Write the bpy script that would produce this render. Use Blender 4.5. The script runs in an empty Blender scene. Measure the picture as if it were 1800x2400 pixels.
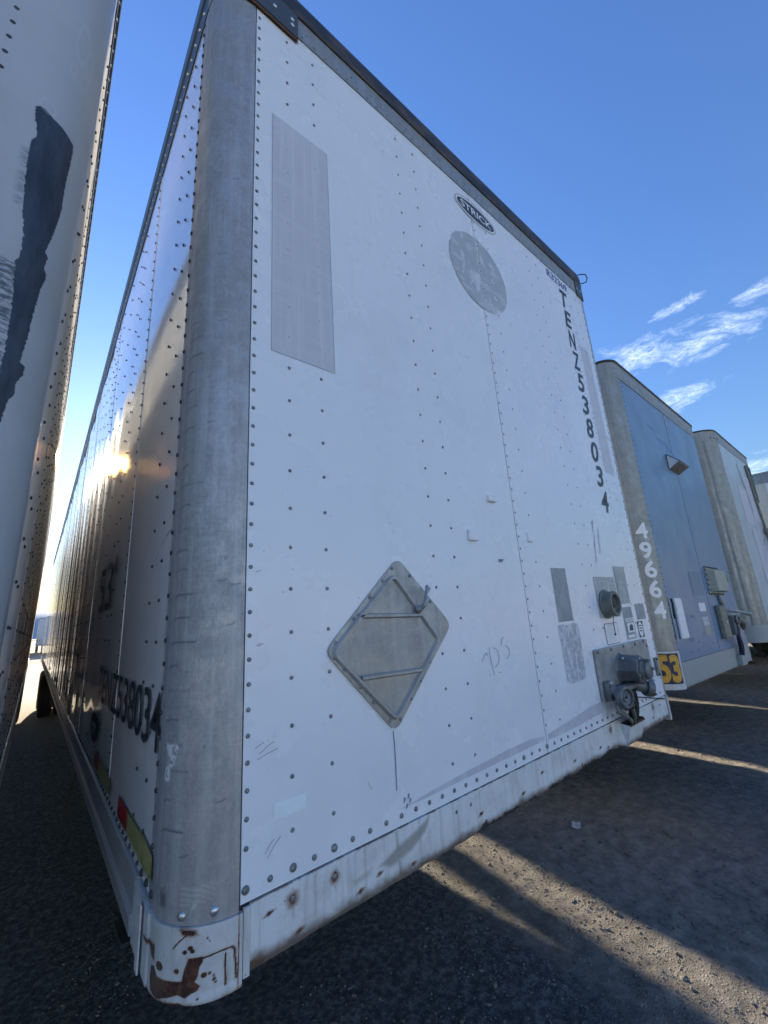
import bpy, bmesh, math, random
import numpy as np
from mathutils import Matrix, Vector
PI = math.pi
rng = np.random.default_rng(7); random.seed(7)
SC = bpy.context.scene; COL = SC.collection

# ---------------------------------------------------------------- camera
CAM = bpy.data.cameras.new('camera'); CO = bpy.data.objects.new('camera', CAM); COL.objects.link(CO)
R = Matrix(((0.7722660556662637, -0.10740416248806015, -0.6261545217802948),
            (-0.632198292028827, -0.22718532679527217, -0.7407510694185728),
            (-0.06269337143195694, 0.9679107258260773, -0.24334824431117422)))
CO.matrix_world = Matrix.Translation((0, 0, 1.9)) @ R.to_4x4()
CAM.sensor_fit = 'HORIZONTAL'; CAM.sensor_width = 36; CAM.lens = 962.3085 / 1800 * 36
CAM.clip_start = .02; CAM.clip_end = 5000
SC.camera = CO

# ---------------------------------------------------------------- sky, sun, exposure
SUN_EL, SUN_AZ = math.radians(18.9), math.radians(7.3)          # azimuth from +Y towards +X
W = bpy.data.worlds.new('World'); SC.world = W; W.use_nodes = True
wt = W.node_tree; wt.nodes.clear()
def wn(t, **k):
    n = wt.nodes.new(t)
    for a, b in k.items(): setattr(n, a, b)
    return n
sky = wn('ShaderNodeTexSky', sky_type='NISHITA', sun_disc=False, sun_elevation=SUN_EL, sun_rotation=SUN_AZ,
         altitude=0, air_density=2.0, dust_density=0.3, ozone_density=4.0)
bg = wn('ShaderNodeBackground'); bg.inputs['Strength'].default_value = 0.10
wo = wn('ShaderNodeOutputWorld')
tc = wn('ShaderNodeTexCoord')
def wmath(op, a, b=None, c=None):
    n = wn('ShaderNodeMath', operation=op)
    for i, v in enumerate((a, b, c)):
        if v is None: continue
        if isinstance(v, (int, float)): n.inputs[i].default_value = v
        else: wt.links.new(v, n.inputs[i])
    return n.outputs[0]
# thin cirrus: streaks of noise in sky coordinates, densest in a few banks low in the east
mp = wn('ShaderNodeMapping'); mp.inputs['Scale'].default_value = (2.2, 5.0, 13.0)
mp.inputs['Rotation'].default_value = (math.radians(22), 0, math.radians(-4))
wt.links.new(tc.outputs['Generated'], mp.inputs['Vector'])
nz = wn('ShaderNodeTexNoise'); nz.inputs['Scale'].default_value = 2.6; nz.inputs['Detail'].default_value = 12
nz.inputs['Roughness'].default_value = .66; nz.inputs['Distortion'].default_value = .9
wt.links.new(mp.outputs[0], nz.inputs['Vector'])
banks = None
for az, el, wa, we in ((76, 27.6, 7.5, 2.2), (83.5, 26.8, 7, 2.4), (78.6, 21.6, 5, 1.6), (88, 29, 3.5, 1.4), (81, 31, 3, .8),
                       (86.0, 12.8, 5, 1.8), (73, 24.5, 4, 1.0), (100, 24, 9, 3), (60, 14, 14, 2.5), (120, 20, 16, 4)):
    a, e = math.radians(az), math.radians(el)
    c = Vector((math.sin(a) * math.cos(e), math.cos(a) * math.cos(e), math.sin(e)))
    ta = Vector((math.cos(a), -math.sin(a), 0)); te = c.cross(ta)
    def dot(v):
        n = wn('ShaderNodeVectorMath', operation='DOT_PRODUCT'); wt.links.new(tc.outputs['Generated'], n.inputs[0])
        n.inputs[1].default_value = v; return n.outputs['Value']
    u = wmath('MULTIPLY', dot(ta), 1 / math.radians(wa)); v = wmath('MULTIPLY', dot(te), 1 / math.radians(we))
    # streaks tilt a little
    v = wmath('ADD', v, wmath('MULTIPLY', u, .28))
    r2 = wmath('ADD', wmath('MULTIPLY', u, u), wmath('MULTIPLY', v, v))
    g = wmath('MULTIPLY', wmath('POWER', 2.718, wmath('MULTIPLY', r2, -1.0)), wmath('GREATER_THAN', dot(c), 0))
    banks = g if banks is None else wmath('MAXIMUM', banks, g)
cl = wmath('MULTIPLY', wmath('SUBTRACT', wmath('ADD', nz.outputs['Fac'], wmath('MULTIPLY', banks, .46)), .765), 2.7)
cl = wn('ShaderNodeClamp'), cl; wt.links.new(cl[1], cl[0].inputs[0]); cl = cl[0].outputs[0]
nz2 = wn('ShaderNodeTexNoise'); nz2.inputs['Scale'].default_value = 11; nz2.inputs['Detail'].default_value = 8; nz2.inputs['Roughness'].default_value = .7; nz2.inputs['Distortion'].default_value = 1.2
wt.links.new(mp.outputs[0], nz2.inputs['Vector'])
cl = wmath('MULTIPLY', wmath('MULTIPLY', cl, wmath('MINIMUM', wmath('MAXIMUM', wmath('MULTIPLY', wmath('SUBTRACT', nz2.outputs['Fac'], .30), 3.2), .05), 1.0)), .50)
mx = wn('ShaderNodeMix', data_type='RGBA')
tint = wn('ShaderNodeMix', data_type='RGBA', blend_type='MULTIPLY'); tint.inputs[0].default_value = 1; tint.inputs[7].default_value = (.30, .395, .655, 1)
wt.links.new(sky.outputs[0], tint.inputs[6])
wt.links.new(cl, mx.inputs[0]); wt.links.new(tint.outputs[2], mx.inputs[6]); mx.inputs[7].default_value = (5.6, 6.1, 6.9, 1)
wt.links.new(mx.outputs[2], bg.inputs['Color']); wt.links.new(bg.outputs[0], wo.inputs[0])

SL = bpy.data.lights.new('sun', 'SUN'); SL.energy = 4.2; SL.angle = math.radians(1.1); SL.color = (1, .88, .68)
SO = bpy.data.objects.new('sun', SL); COL.objects.link(SO)
sd = Vector((math.sin(SUN_AZ) * math.cos(SUN_EL), math.cos(SUN_AZ) * math.cos(SUN_EL), math.sin(SUN_EL)))
SO.rotation_euler = sd.to_track_quat('Z', 'Y').to_euler(); SO.location = (0, 0, 30)
SC.view_settings.view_transform = 'Standard'; SC.view_settings.look = 'None'
SC.view_settings.exposure = 2.0; SC.view_settings.gamma = 1
SC.render.engine = 'CYCLES'
cy = SC.cycles
cy.use_denoising = True; cy.max_bounces = 10; cy.diffuse_bounces = 5; cy.glossy_bounces = 6
cy.caustics_reflective = True; cy.blur_glossy = .3; cy.sample_clamp_indirect = 12; cy.use_adaptive_sampling = True
cy.adaptive_threshold = .02

# ---------------------------------------------------------------- materials
def mat(name, base=(.5, .5, .5), rough=.5, metal=0., spec=.5, coat=0.):
    m = bpy.data.materials.new(name); m.use_nodes = True
    b = m.node_tree.nodes['Principled BSDF']
    b.inputs['Base Color'].default_value = (*base, 1); b.inputs['Roughness'].default_value = rough
    b.inputs['Metallic'].default_value = metal; b.inputs['Specular IOR Level'].default_value = spec
    b.inputs['Coat Weight'].default_value = coat; b.inputs['Coat Roughness'].default_value = .08
    return m
class N:
    """small helper that grows a node graph"""
    def __init__(s, m): s.m = m; s.t = m.node_tree; s.b = s.t.nodes['Principled BSDF']; s.tc = s.t.nodes.new('ShaderNodeTexCoord').outputs['Object']
    def new(s, t, **k):
        n = s.t.nodes.new(t)
        for a, b in k.items(): setattr(n, a, b)
        return n
    def put(s, v, sock):
        if isinstance(v, (int, float, tuple)): sock.default_value = v
        else: s.t.links.new(v, sock)
    def noise(s, scale, detail=4, rough=.55, stretch=(1, 1, 1), dist=0., loc=(0, 0, 0)):
        mp = s.new('ShaderNodeMapping'); mp.inputs['Scale'].default_value = stretch; mp.inputs['Location'].default_value = loc
        s.t.links.new(s.tc, mp.inputs[0]); n = s.new('ShaderNodeTexNoise'); s.t.links.new(mp.outputs[0], n.inputs['Vector'])
        n.inputs['Scale'].default_value = scale; n.inputs['Detail'].default_value = detail
        n.inputs['Roughness'].default_value = rough; n.inputs['Distortion'].default_value = dist
        return n.outputs['Fac']
    def voro(s, scale, stretch=(1, 1, 1), feature='F1'):
        mp = s.new('ShaderNodeMapping'); mp.inputs['Scale'].default_value = stretch
        s.t.links.new(s.tc, mp.inputs[0]); n = s.new('ShaderNodeTexVoronoi', feature=feature); s.t.links.new(mp.outputs[0], n.inputs['Vector'])
        n.inputs['Scale'].default_value = scale; return n.outputs['Distance']
    def ramp(s, f, a, b, lo=0., hi=1.):
        n = s.new('ShaderNodeMapRange'); n.interpolation_type = 'SMOOTHSTEP'; s.put(f, n.inputs[0])
        n.inputs[1].default_value = a; n.inputs[2].default_value = b; n.inputs[3].default_value = lo; n.inputs[4].default_value = hi
        return n.outputs[0]
    def math(s, op, a, b=0.):
        n = s.new('ShaderNodeMath', operation=op); s.put(a, n.inputs[0]); s.put(b, n.inputs[1]); return n.outputs[0]
    def mix(s, f, a, b):
        n = s.new('ShaderNodeMix', data_type='RGBA'); s.put(f, n.inputs[0])
        s.put((*a, 1) if isinstance(a, tuple) and len(a) == 3 else a, n.inputs[6]); s.put((*b, 1) if isinstance(b, tuple) and len(b) == 3 else b, n.inputs[7])
        return n.outputs[2]
    def attr(s, name):
        n = s.new('ShaderNodeAttribute'); n.attribute_name = name; return n.outputs['Fac']
    def sep(s):
        n = s.new('ShaderNodeSeparateXYZ'); s.t.links.new(s.tc, n.inputs[0]); return n.outputs
    def bump(s, h, dist=.002, strength=1.):
        n = s.new('ShaderNodeBump'); n.inputs['Distance'].default_value = dist; n.inputs['Strength'].default_value = strength
        s.t.links.new(h, n.inputs['Height']); s.t.links.new(n.outputs[0], s.b.inputs['Normal'])
    def color(s, c): s.put(c, s.b.inputs['Base Color'])
    def rough(s, r): s.put(r, s.b.inputs['Roughness'])

def painted(name, base, dirt=(.30, .29, .27), rough=.33, amt=.35, coat=0., wave=.0006, streak=.5, spec=.5):
    m = mat(name, base, rough, 0, spec, coat); n = N(m)
    d1 = n.ramp(n.noise(2.2, 6, .6), .45, .78)
    d2 = n.ramp(n.noise(5, 5, .65, (3, 3, .25), loc=(3, 1, 2)), .50, .80, 0, streak)
    sp = n.ramp(n.noise(130, 2, .5, loc=(7, 7, 7)), .70, .78, 0, .55)
    sp2 = n.ramp(n.noise(38, 3, .6, (1, 1, .7)), .70, .77, 0, .45)
    f = n.math('MULTIPLY', n.math('MAXIMUM', n.math('MAXIMUM', d1, d2), n.math('MAXIMUM', sp, sp2)), amt)
    n.color(n.mix(f, base, dirt))
    n.rough(n.ramp(n.noise(3, 5, .6, loc=(1, 5, 2)), .3, .8, rough * .8, min(1, rough * 1.35)))
    n.bump(n.noise(1.7, 2, .4, (1, 1, .7)), wave * 10, .35)
    return m
M_white = painted('white_paint', (.81, .84, .88), rough=.27, amt=.13)
M_side = painted('glossy_white_side_paint', (.80, .80, .79), rough=.06, amt=.3, wave=.0001)
M_side0 = painted('dull_white_side_paint', (.79, .79, .79), rough=.10, spec=.0, amt=.4, wave=.0001)
_g = M_side0.node_tree; _a = _g.nodes.new('ShaderNodeBsdfAnisotropic'); _a.inputs['Color'].default_value = (.070, .044, .019, 1); _a.inputs['Roughness'].default_value = .12   # golden gloss added so the sun glint comes out warm
_s = _g.nodes.new('ShaderNodeAddShader'); _g.links.new(_g.nodes['Principled BSDF'].outputs[0], _s.inputs[0]); _g.links.new(_a.outputs[0], _s.inputs[1]); _g.links.new(_s.outputs[0], _g.nodes['Material Output'].inputs[0])
M_panel0 = painted('dull_front_white', (.46, .49, .52), rough=.4, amt=.4)
M_blue = painted('blue_paint', (.145, .240, .37), dirt=(.2, .27, .36), rough=.36, amt=.08, streak=.3)
M_pale = painted('pale_patched_paint', (.50, .56, .60), rough=.4, amt=.5)
M_cream = painted('cream_paint', (.66, .64, .56), rough=.4, amt=.2)
M_far = painted('far_white_paint', (.55, .58, .62), rough=.5, amt=.3)

def alu(name, base=(.42, .43, .44), rough=.42, metal=.5, warm=(.36, .33, .29)):
    m = mat(name, base, rough, metal); n = N(m)
    blotch = n.ramp(n.noise(14, 8, .72, (1, 1, 1)), .34, .70)
    fine = n.ramp(n.noise(150, 6, .8, (1, 1, .45)), .38, .66)
    hs = n.ramp(n.noise(30, 6, .75, (.35, .35, 7)), .50, .66)
    st = n.ramp(n.noise(18, 4, .6, (2, 2, .10)), .42, .66)
    big = n.ramp(n.noise(1.3, 3, .5, (1, 1, .7)), .4, .65)
    c = n.mix(blotch, tuple(v * .86 for v in base), tuple(min(1, v * 1.10) for v in base))
    c = n.mix(n.math('MULTIPLY', fine, .50), c, tuple(v * .56 for v in base)); c = n.mix(n.math('MULTIPLY', hs, .35), c, tuple(v * .6 for v in base))
    c = n.mix(n.math('MULTIPLY', st, .38), c, tuple(min(1, v * 1.35) for v in base))
    c = n.mix(n.math('MULTIPLY', big, .5), c, warm)
    c = n.mix(n.math('MULTIPLY', n.ramp(n.noise(34, 5, .7, (1, 1, 1), loc=(4, 4, 4)), .64, .72), .55), c, tuple(v * .4 for v in base))
    c = n.mix(n.attr('mark'), c, tuple(v * .30 for v in base))
    c = n.mix(n.attr('scuff'), c, (.78, .79, .80))
    n.color(c); n.rough(n.ramp(blotch, 0, 1, rough * 1.2, rough * .8)); n.bump(n.math('ADD', n.noise(60, 4, .6), n.math('MULTIPLY', n.attr('mark'), -2.)), .0012, .35)
    return m
M_alu = alu('weathered_aluminium', (.44, .45, .46), .55)
M_alu2 = alu('dull_corner_aluminium', (.34, .35, .335), .5, .5, (.34, .31, .26))
M_galv = alu('galvanised_rail', (.34, .36, .36), .55, .5)
M_post0 = painted('painted_corner_white', (.46, .49, .52), rough=.40, amt=.4)
def paint_patch(m):
    n = N(m); old = n.b.inputs['Base Color'].links[0].from_socket
    brush = n.ramp(n.noise(30, 5, .65, (1, 1, .25), loc=(2, 2, 2)), .35, .7)
    edge = n.noise(70, 3, .6, (1, 1, 2.2))
    f = n.ramp(n.math('ADD', n.attr('paint'), n.math('MULTIPLY', n.math('SUBTRACT', edge, .5), 1.0)), .42, .58)
    thin = n.math('MULTIPLY', n.attr('thin'), n.ramp(n.noise(26, 4, .7, (1, 1, 3.5), loc=(5, 2, 8)), .42, .56))
    n.color(n.mix(n.math('MAXIMUM', f, n.math('MULTIPLY', thin, .8)), old, n.mix(brush, (.018, .024, .036), (.050, .062, .082))))
    g = n.attr('ghost')
    c2 = n.b.inputs['Base Color'].links[0].from_socket
    n.color(n.mix(n.math('MULTIPLY', g, .3), c2, (.62, .66, .70)))
paint_patch(M_post0)

def rusty(name, white=(.74, .75, .74), rough=.45, level=.72, foot=None):
    m = mat(name, white, rough); n = N(m)
    a = n.attr('rust')
    e = n.math('ADD', a, n.math('MULTIPLY', n.math('SUBTRACT', n.noise(80, 5, .7), .5), .55))
    f = n.ramp(n.math('ADD', e, n.math('MULTIPLY', n.math('SUBTRACT', n.noise(230, 4, .7), .5), .5)), .40, .58); halo = n.ramp(n.math('ADD', e, n.math('MULTIPLY', n.math('SUBTRACT', n.noise(25, 5, .7, (1, 1, .5), loc=(6, 6, 1)), .5), .5)), .02, .5, 0, .85)
    sp = n.ramp(n.noise(70, 3, .6, loc=(3, 3, 3)), level, level + .05)
    st = n.ramp(n.noise(26, 5, .6, (1, 1, .10), loc=(9, 1, 1)), .60, .78, 0, .55)
    gr = n.ramp(n.noise(9, 6, .7), .42, .72, 0, .5); wst = n.ramp(n.noise(60, 5, .65, (1, 1, .06), loc=(2, 7, 1)), .50, .70, 0, .45)
    c = n.mix(gr, white, (.40, .40, .36)); c = n.mix(wst, c, (.38, .37, .31)); c = n.mix(st, c, (.40, .34, .26))
    c = n.mix(halo, c, (.27, .15, .085)); c = n.mix(sp, c, (.20, .10, .05))
    dark = n.mix(n.ramp(n.noise(45, 5, .7), .45, .62), (.040, .016, .011), (.115, .045, .022))
    c = n.mix(f, c, dark)
    if foot:
        z = n.sep()[2]
        ft = n.ramp(n.math('ADD', z, n.math('MULTIPLY', n.math('SUBTRACT', n.noise(14, 5, .7), .5), .045)), foot - .004, foot + .022, 1, 0)
        c = n.mix(n.math('MULTIPLY', ft, .9), c, (.13, .085, .06))
    c = n.mix(n.attr('tar'), c, (.02, .02, .022)); c = n.mix(n.math('MULTIPLY', n.attr('dirt'), .75), c, (.22, .19, .15))
    n.color(c); n.rough(n.ramp(f, 0, 1, rough, .85)); n.bump(n.math('ADD', n.noise(120, 3, .6), n.math('MULTIPLY', f, .9)), .0015, .5)
    return m
M_capw = rusty('rust_bitten_white_steel', (.62, .63, .62), level=.70)
M_railw = rusty('stained_white_rail', (.70, .73, .735), level=.715, foot=.954)
M_railg = rusty('grey_bottom_rail', (.34, .36, .37), level=.75, foot=.87)
M_rust = mat('rust', (.09, .04, .022), .85); _n = N(M_rust); _n.color(_n.mix(_n.noise(50, 4), (.04, .02, .014), (.16, .07, .03)))
M_dark = mat('dark_roof_cap', (.030, .030, .031), .55); _n = N(M_dark); _n.color(_n.mix(_n.ramp(_n.noise(7, 6, .7, (1, 1, 3)), .45, .6), (.02, .02, .023), (.085, .058, .04)))
M_plate = mat('dark_corner_plate', (.085, .095, .095), .45, .4); _n = N(M_plate); _n.color(_n.mix(_n.noise(18, 5, .6), (.06, .07, .07), (.12, .125, .12)))
def plain(name, base, rough=.5, metal=0., var=.25, scale=20):
    m = mat(name, base, rough, metal); n = N(m)
    n.color(n.mix(n.ramp(n.noise(scale, 5, .65), .3, .7), tuple(v * (1 - var) for v in base), tuple(min(1, v * (1 + var)) for v in base)))
    n.bump(n.noise(scale * 5, 3, .5), .0006, .3); return m
M_rivet = plain('rivet_grey', (.23, .24, .245), .5, .55, .3, 60)
M_rivetb = plain('rivet_bright', (.55, .58, .58), .3, .8, .2, 60)
M_rivetd = plain('rivet_dark', (.06, .06, .065), .6, .2, .3, 60)
M_seam = mat('seam_shadow_gap', (.02, .022, .026), .8)
M_black = plain('black_rubber', (.014, .014, .015), .7, 0, .3, 30)
M_under = plain('grimy_chassis_steel', (.035, .036, .038), .8, 0, .4, 8)
M_roof = plain('roof_sheet', (.55, .56, .56), .5, .3)
M_ink = plain('dark_vinyl_letters', (.045, .055, .070), .5, 0, .2, 60)
M_inks = plain('black_side_letters', (.016, .019, .024), .5, 0, .2, 60)
M_blueink = mat('blue_marker_ink', (.055, .085, .33), .6)
M_pencil = mat('pencil_scribble', (.19, .22, .30), .7)
M_whitev = plain('white_vinyl', (.84, .85, .86), .45, 0, .05, 30)
M_stick = plain('fresh_white_sticker', (.80, .90, .93), .4, 0, .04, 30)
# scraped film: torn streaks show the white beneath
def torn(name, film, under, scale, stretch, lo, hi, rough=.5):
    m = mat(name, film, rough); n = N(m)
    f = n.ramp(n.noise(scale, 6, .7, stretch, dist=.6), lo, hi); g = n.ramp(n.noise(scale * 1.7, 4, .6, (stretch[2], 1, stretch[0]), loc=(4, 4, 4)), .5, .62, 0, .5)
    n.color(n.mix(n.math('MULTIPLY', n.math('MAXIMUM', f, g), .85), film, under)); return m
M_ghost = torn('faded_lettering_film', (.57, .575, .62), (.66, .67, .71), 16, (1.6, 1, .06), .44, .62)
M_ghost2 = plain('faded_pale_film', (.60, .605, .66), .5, 0, .03, 6)
M_grey = plain('grey_film', (.30, .335, .36), .5, 0, .18, 16)
M_silver = alu('silver_backing_plate', (.41, .42, .415), .5, .35, (.38, .36, .32))
M_olive = plain('olive_grey_fitting', (.17, .18, .155), .5, .1, .25, 40)
M_box = plain('grey_cast_socket_box', (.14, .15, .158), .48, .2, .25, 25)
M_boxl = plain('grey_box_backplate', (.335, .345, .345), .45, .3, .2, 18)
M_beige = plain('grey_green_enclosure', (.36, .38, .32), .5, 0, .10, 20)
M_khaki = plain('weathered_box_cover', (.22, .21, .175), .55, .1, .25, 20)
M_red = plain('red_reflective_tape', (.33, .008, .016), .35, 0, .15, 30)
M_yel = plain('aged_yellow_reflective_tape', (.34, .33, .12), .4, 0, .12, 30)
M_navy = plain('navy_vinyl', (.018, .022, .065), .45, 0, .3, 40)
M_gold = plain('amber_vinyl', (.62, .33, .035), .45, 0, .2, 40)
M_paper = plain('litter_paper', (.55, .55, .52), .8, 0, .1, 20)
M_bark = plain('dry_stick', (.12, .085, .06), .9, 0, .3, 60)
M_cool = plain('brown_hood_underside', (.20, .185, .165), .5, 0, .06, 10)
M_torn = torn('torn_round_film', (.42, .46, .48), (.72, .75, .77), 11, (1.3, 1, .5), .56, .62)
M_torn2 = torn('shredded_label_residue', (.37, .41, .45), (.68, .72, .76), 24, (1.6, 1, .9), .46, .56)
M_torn3 = torn('scraped_plate', (.36, .39, .38), (.62, .65, .66), 28, (2.4, 1, .35), .50, .64)
M_dust = torn('dust_smear', (.54, .545, .60), (.70, .725, .745), 4, (1, 1, 2.5), .56, .72)
M_gravel = plain('loose_gravel', (.16, .158, .152), .9, 0, .55, 9)

def ground_material():
    m = mat('gravel_and_dirt', (.05, .05, .05), .95, 0, .15); n = N(m)
    dirt = n.attr('dirt')
    a = n.ramp(n.noise(26, 6, .72), .40, .68); v = n.voro(60); v2 = n.voro(150)
    gravel = n.mix(a, (.070, .073, .078), (.225, .222, .216))
    gravel = n.mix(n.ramp(v, .0, .32, .75, 0), gravel, (.165, .163, .158))
    gravel = n.mix(n.ramp(n.noise(420, 2, .5), .52, .72, 0, .6), gravel, (.18, .175, .168))
    soil = n.mix(n.ramp(n.noise(9, 7, .7), .35, .7), (.18, .160, .138), (.31, .275, .235))
    soil = n.mix(n.ramp(n.noise(300, 3, .6), .58, .70, 0, .75), soil, (.05, .042, .036))
    f = n.ramp(n.math('ADD', dirt, n.math('MULTIPLY', n.math('SUBTRACT', n.noise(7, 7, .72), .5), 1.1)), .30, .78)
    far = n.attr('far')
    c = n.mix(f, gravel, soil); c = n.mix(far, c, (.42, .36, .28))
    n.color(c)
    n.bump(n.math('ADD', n.math('MULTIPLY', n.noise(220, 4, .6), .35), n.math('ADD', n.math('MULTIPLY', n.ramp(v, 0, .5, 1, 0), .5), n.math('MULTIPLY', n.ramp(v2, 0, .5, 1, 0), .35))), .009, .9)
    return m
M_ground = ground_material()

# ---------------------------------------------------------------- mesh helpers
class MB:
    def __init__(s): s.v = []; s.f = []; s.m = []; s.n = 0
    def add(s, V, F, mi=0):
        V = np.asarray(V, float).reshape(-1, 3); o = s.n; s.v.append(V); s.n += len(V)
        s.f += [tuple(i + o for i in f) for f in F]; s.m += [mi] * len(F); return o
    def box(s, a, b, mi=0, bev=0.):
        a = np.array(a, float); b = np.array(b, float); lo = np.minimum(a, b); hi = np.maximum(a, b)
        if bev <= 0:
            V = [(x, y, z) for x in (lo[0], hi[0]) for y in (lo[1], hi[1]) for z in (lo[2], hi[2])]
            s.add(V, [(0, 1, 3, 2), (4, 6, 7, 5), (0, 4, 5, 1), (2, 3, 7, 6), (0, 2, 6, 4), (1, 5, 7, 3)], mi); return
        bm = bmesh.new(); bmesh.ops.create_cube(bm, size=1)
        for v in bm.verts: v.co = Vector((lo + hi) / 2) + Vector([v.co[i] * (hi - lo)[i] for i in range(3)])
        bmesh.ops.bevel(bm, geom=list(bm.edges), offset=bev, segments=2, profile=.5, affect='EDGES')
        s.bm(bm, mi)
    def bm(s, bm, mi=0):
        bm.verts.index_update(); s.add([v.co[:] for v in bm.verts], [tuple(v.index for v in f.verts) for f in bm.faces], mi); bm.free()
    def tube(s, pts, r, seg=10, mi=0):
        pts = [Vector(p) for p in pts]; n = len(pts); rs = r if hasattr(r, '__len__') else [r] * n
        V = []; up = None
        for i, p in enumerate(pts):
            t = (pts[min(i + 1, n - 1)] - pts[max(i - 1, 0)]).normalized()
            if up is None: up = t.orthogonal().normalized()
            up = (up - t * up.dot(t)).normalized(); w = t.cross(up)
            V += [p + (up * math.cos(2 * PI * k / seg) + w * math.sin(2 * PI * k / seg)) * rs[i] for k in range(seg)]
        F = [(i * seg + k, i * seg + (k + 1) % seg, (i + 1) * seg + (k + 1) % seg, (i + 1) * seg + k) for i in range(n - 1) for k in range(seg)]
        F += [tuple(range(seg - 1, -1, -1)), tuple((n - 1) * seg + k for k in range(seg))]
        s.add(V, F, mi)
    def lathe(s, c, ax, prof, seg=32, mi=0, jit=None):
        c = Vector(c); ax = Vector(ax).normalized(); u = ax.orthogonal().normalized(); w = ax.cross(u); V = []
        for (r, h) in prof: V += [c + ax * h + (u * math.cos(2 * PI * k / seg) + w * math.sin(2 * PI * k / seg)) * r for k in range(seg)]
        n = len(prof)
        F = [(i * seg + k, i * seg + (k + 1) % seg, (i + 1) * seg + (k + 1) % seg, (i + 1) * seg + k) for i in range(n - 1) for k in range(seg)]
        if prof[0][0] > 1e-6: F.append(tuple(range(seg - 1, -1, -1)))
        if prof[-1][0] > 1e-6: F.append(tuple((n - 1) * seg + k for k in range(seg)))
        s.add(V, F, mi)
    def build(s, name, mats, parent=None, smooth=False, autosmooth=None):
        me = bpy.data.meshes.new(name); V = np.concatenate(s.v) if s.v else np.zeros((0, 3))
        me.from_pydata(V.tolist(), [], s.f)
        mats = mats if isinstance(mats, (list, tuple)) else [mats]
        for m in mats: me.materials.append(m)
        me.polygons.foreach_set('material_index', s.m)
        bm = bmesh.new(); bm.from_mesh(me); bmesh.ops.recalc_face_normals(bm, faces=bm.faces[:]); bm.to_mesh(me); bm.free()
        if smooth or autosmooth: me.polygons.foreach_set('use_smooth', [True] * len(me.polygons))
        if autosmooth: me.set_sharp_from_angle(angle=math.radians(autosmooth))
        me.update(); o = bpy.data.objects.new(name, me); COL.objects.link(o)
        if parent: o.parent = parent
        return o
def merge(o, mb, mats, smooth=True):
    """weld rivets and other surface pattern into the part they belong to"""
    if not mb.f: return o
    me = o.data; k = len(me.materials); mats = mats if isinstance(mats, (list, tuple)) else [mats]
    t = mb.build('tmp', mats, None, smooth=smooth); tm = t.data
    for p in tm.polygons: p.material_index += k
    bm = bmesh.new(); bm.from_mesh(me); bm.from_mesh(tm)
    for m in mats: me.materials.append(m)
    bm.to_mesh(me); bm.free(); bpy.data.objects.remove(t); bpy.data.meshes.remove(tm); return o
def kid(root, name, i=0): return [o for o in root.children if o.name.split('.')[0] == name][i]
def tag(o, label=None, cat=None, group=None, kind=None):
    for k, v in (('label', label), ('category', cat), ('group', group), ('kind', kind)):
        if v: o[k] = v
    return o
def empty(name, loc, rot=(0, 0, 0)):
    o = bpy.data.objects.new(name, None); COL.objects.link(o); o.location = loc; o.rotation_euler = rot; return o
def vnoise(x, y, seed, k=4):
    g = np.random.default_rng(seed); T = g.random((64, 64)); out = 0; amp = 1; tot = 0
    for i in range(k):
        xi = np.floor(x).astype(int); yi = np.floor(y).astype(int); fx = x - xi; fy = y - yi
        fx = fx * fx * (3 - 2 * fx); fy = fy * fy * (3 - 2 * fy)
        a = T[xi % 64, yi % 64]; b = T[(xi + 1) % 64, yi % 64]; c = T[xi % 64, (yi + 1) % 64]; d = T[(xi + 1) % 64, (yi + 1) % 64]
        out = out + amp * ((a * (1 - fx) + b * fx) * (1 - fy) + (c * (1 - fx) + d * fx) * fy); tot += amp; amp *= .5; x = x * 2.03 + 11; y = y * 2.03 + 7
    return out / tot
def polymask(S, Z, poly, soft):
    """1 inside, .5 on the outline, 0 outside, over +-soft metres"""
    P = np.array(poly, float); n = len(P); inside = np.zeros(S.shape, bool); dist = np.full(S.shape, 1e9)
    for i in range(n):
        a = P[i]; b = P[(i + 1) % n]; d = b - a; L2 = max(1e-12, (d ** 2).sum())
        t = np.clip(((S - a[0]) * d[0] + (Z - a[1]) * d[1]) / L2, 0, 1)
        dist = np.minimum(dist, np.hypot(S - a[0] - t * d[0], Z - a[1] - t * d[1]))
        c = ((a[1] > Z) != (b[1] > Z)); dz = b[1] - a[1]; dz = dz if abs(dz) > 1e-12 else 1e-12
        inside ^= c & (S < a[0] + (Z - a[1]) / dz * d[0])
    return np.clip(.5 + np.where(inside, dist, -dist) / (2 * soft), 0, 1)
def linemask(S, Z, pts, w, soft):
    dist = np.full(S.shape, 1e9)
    for a, b in zip(pts[:-1], pts[1:]):
        a = np.array(a, float); d = np.array(b, float) - a; t = np.clip(((S - a[0]) * d[0] + (Z - a[1]) * d[1]) / max(1e-12, (d ** 2).sum()), 0, 1)
        dist = np.minimum(dist, np.hypot(S - a[0] - t * d[0], Z - a[1] - t * d[1]))
    return np.clip(.5 + (w / 2 - dist) / (2 * soft), 0, 1)

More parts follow.
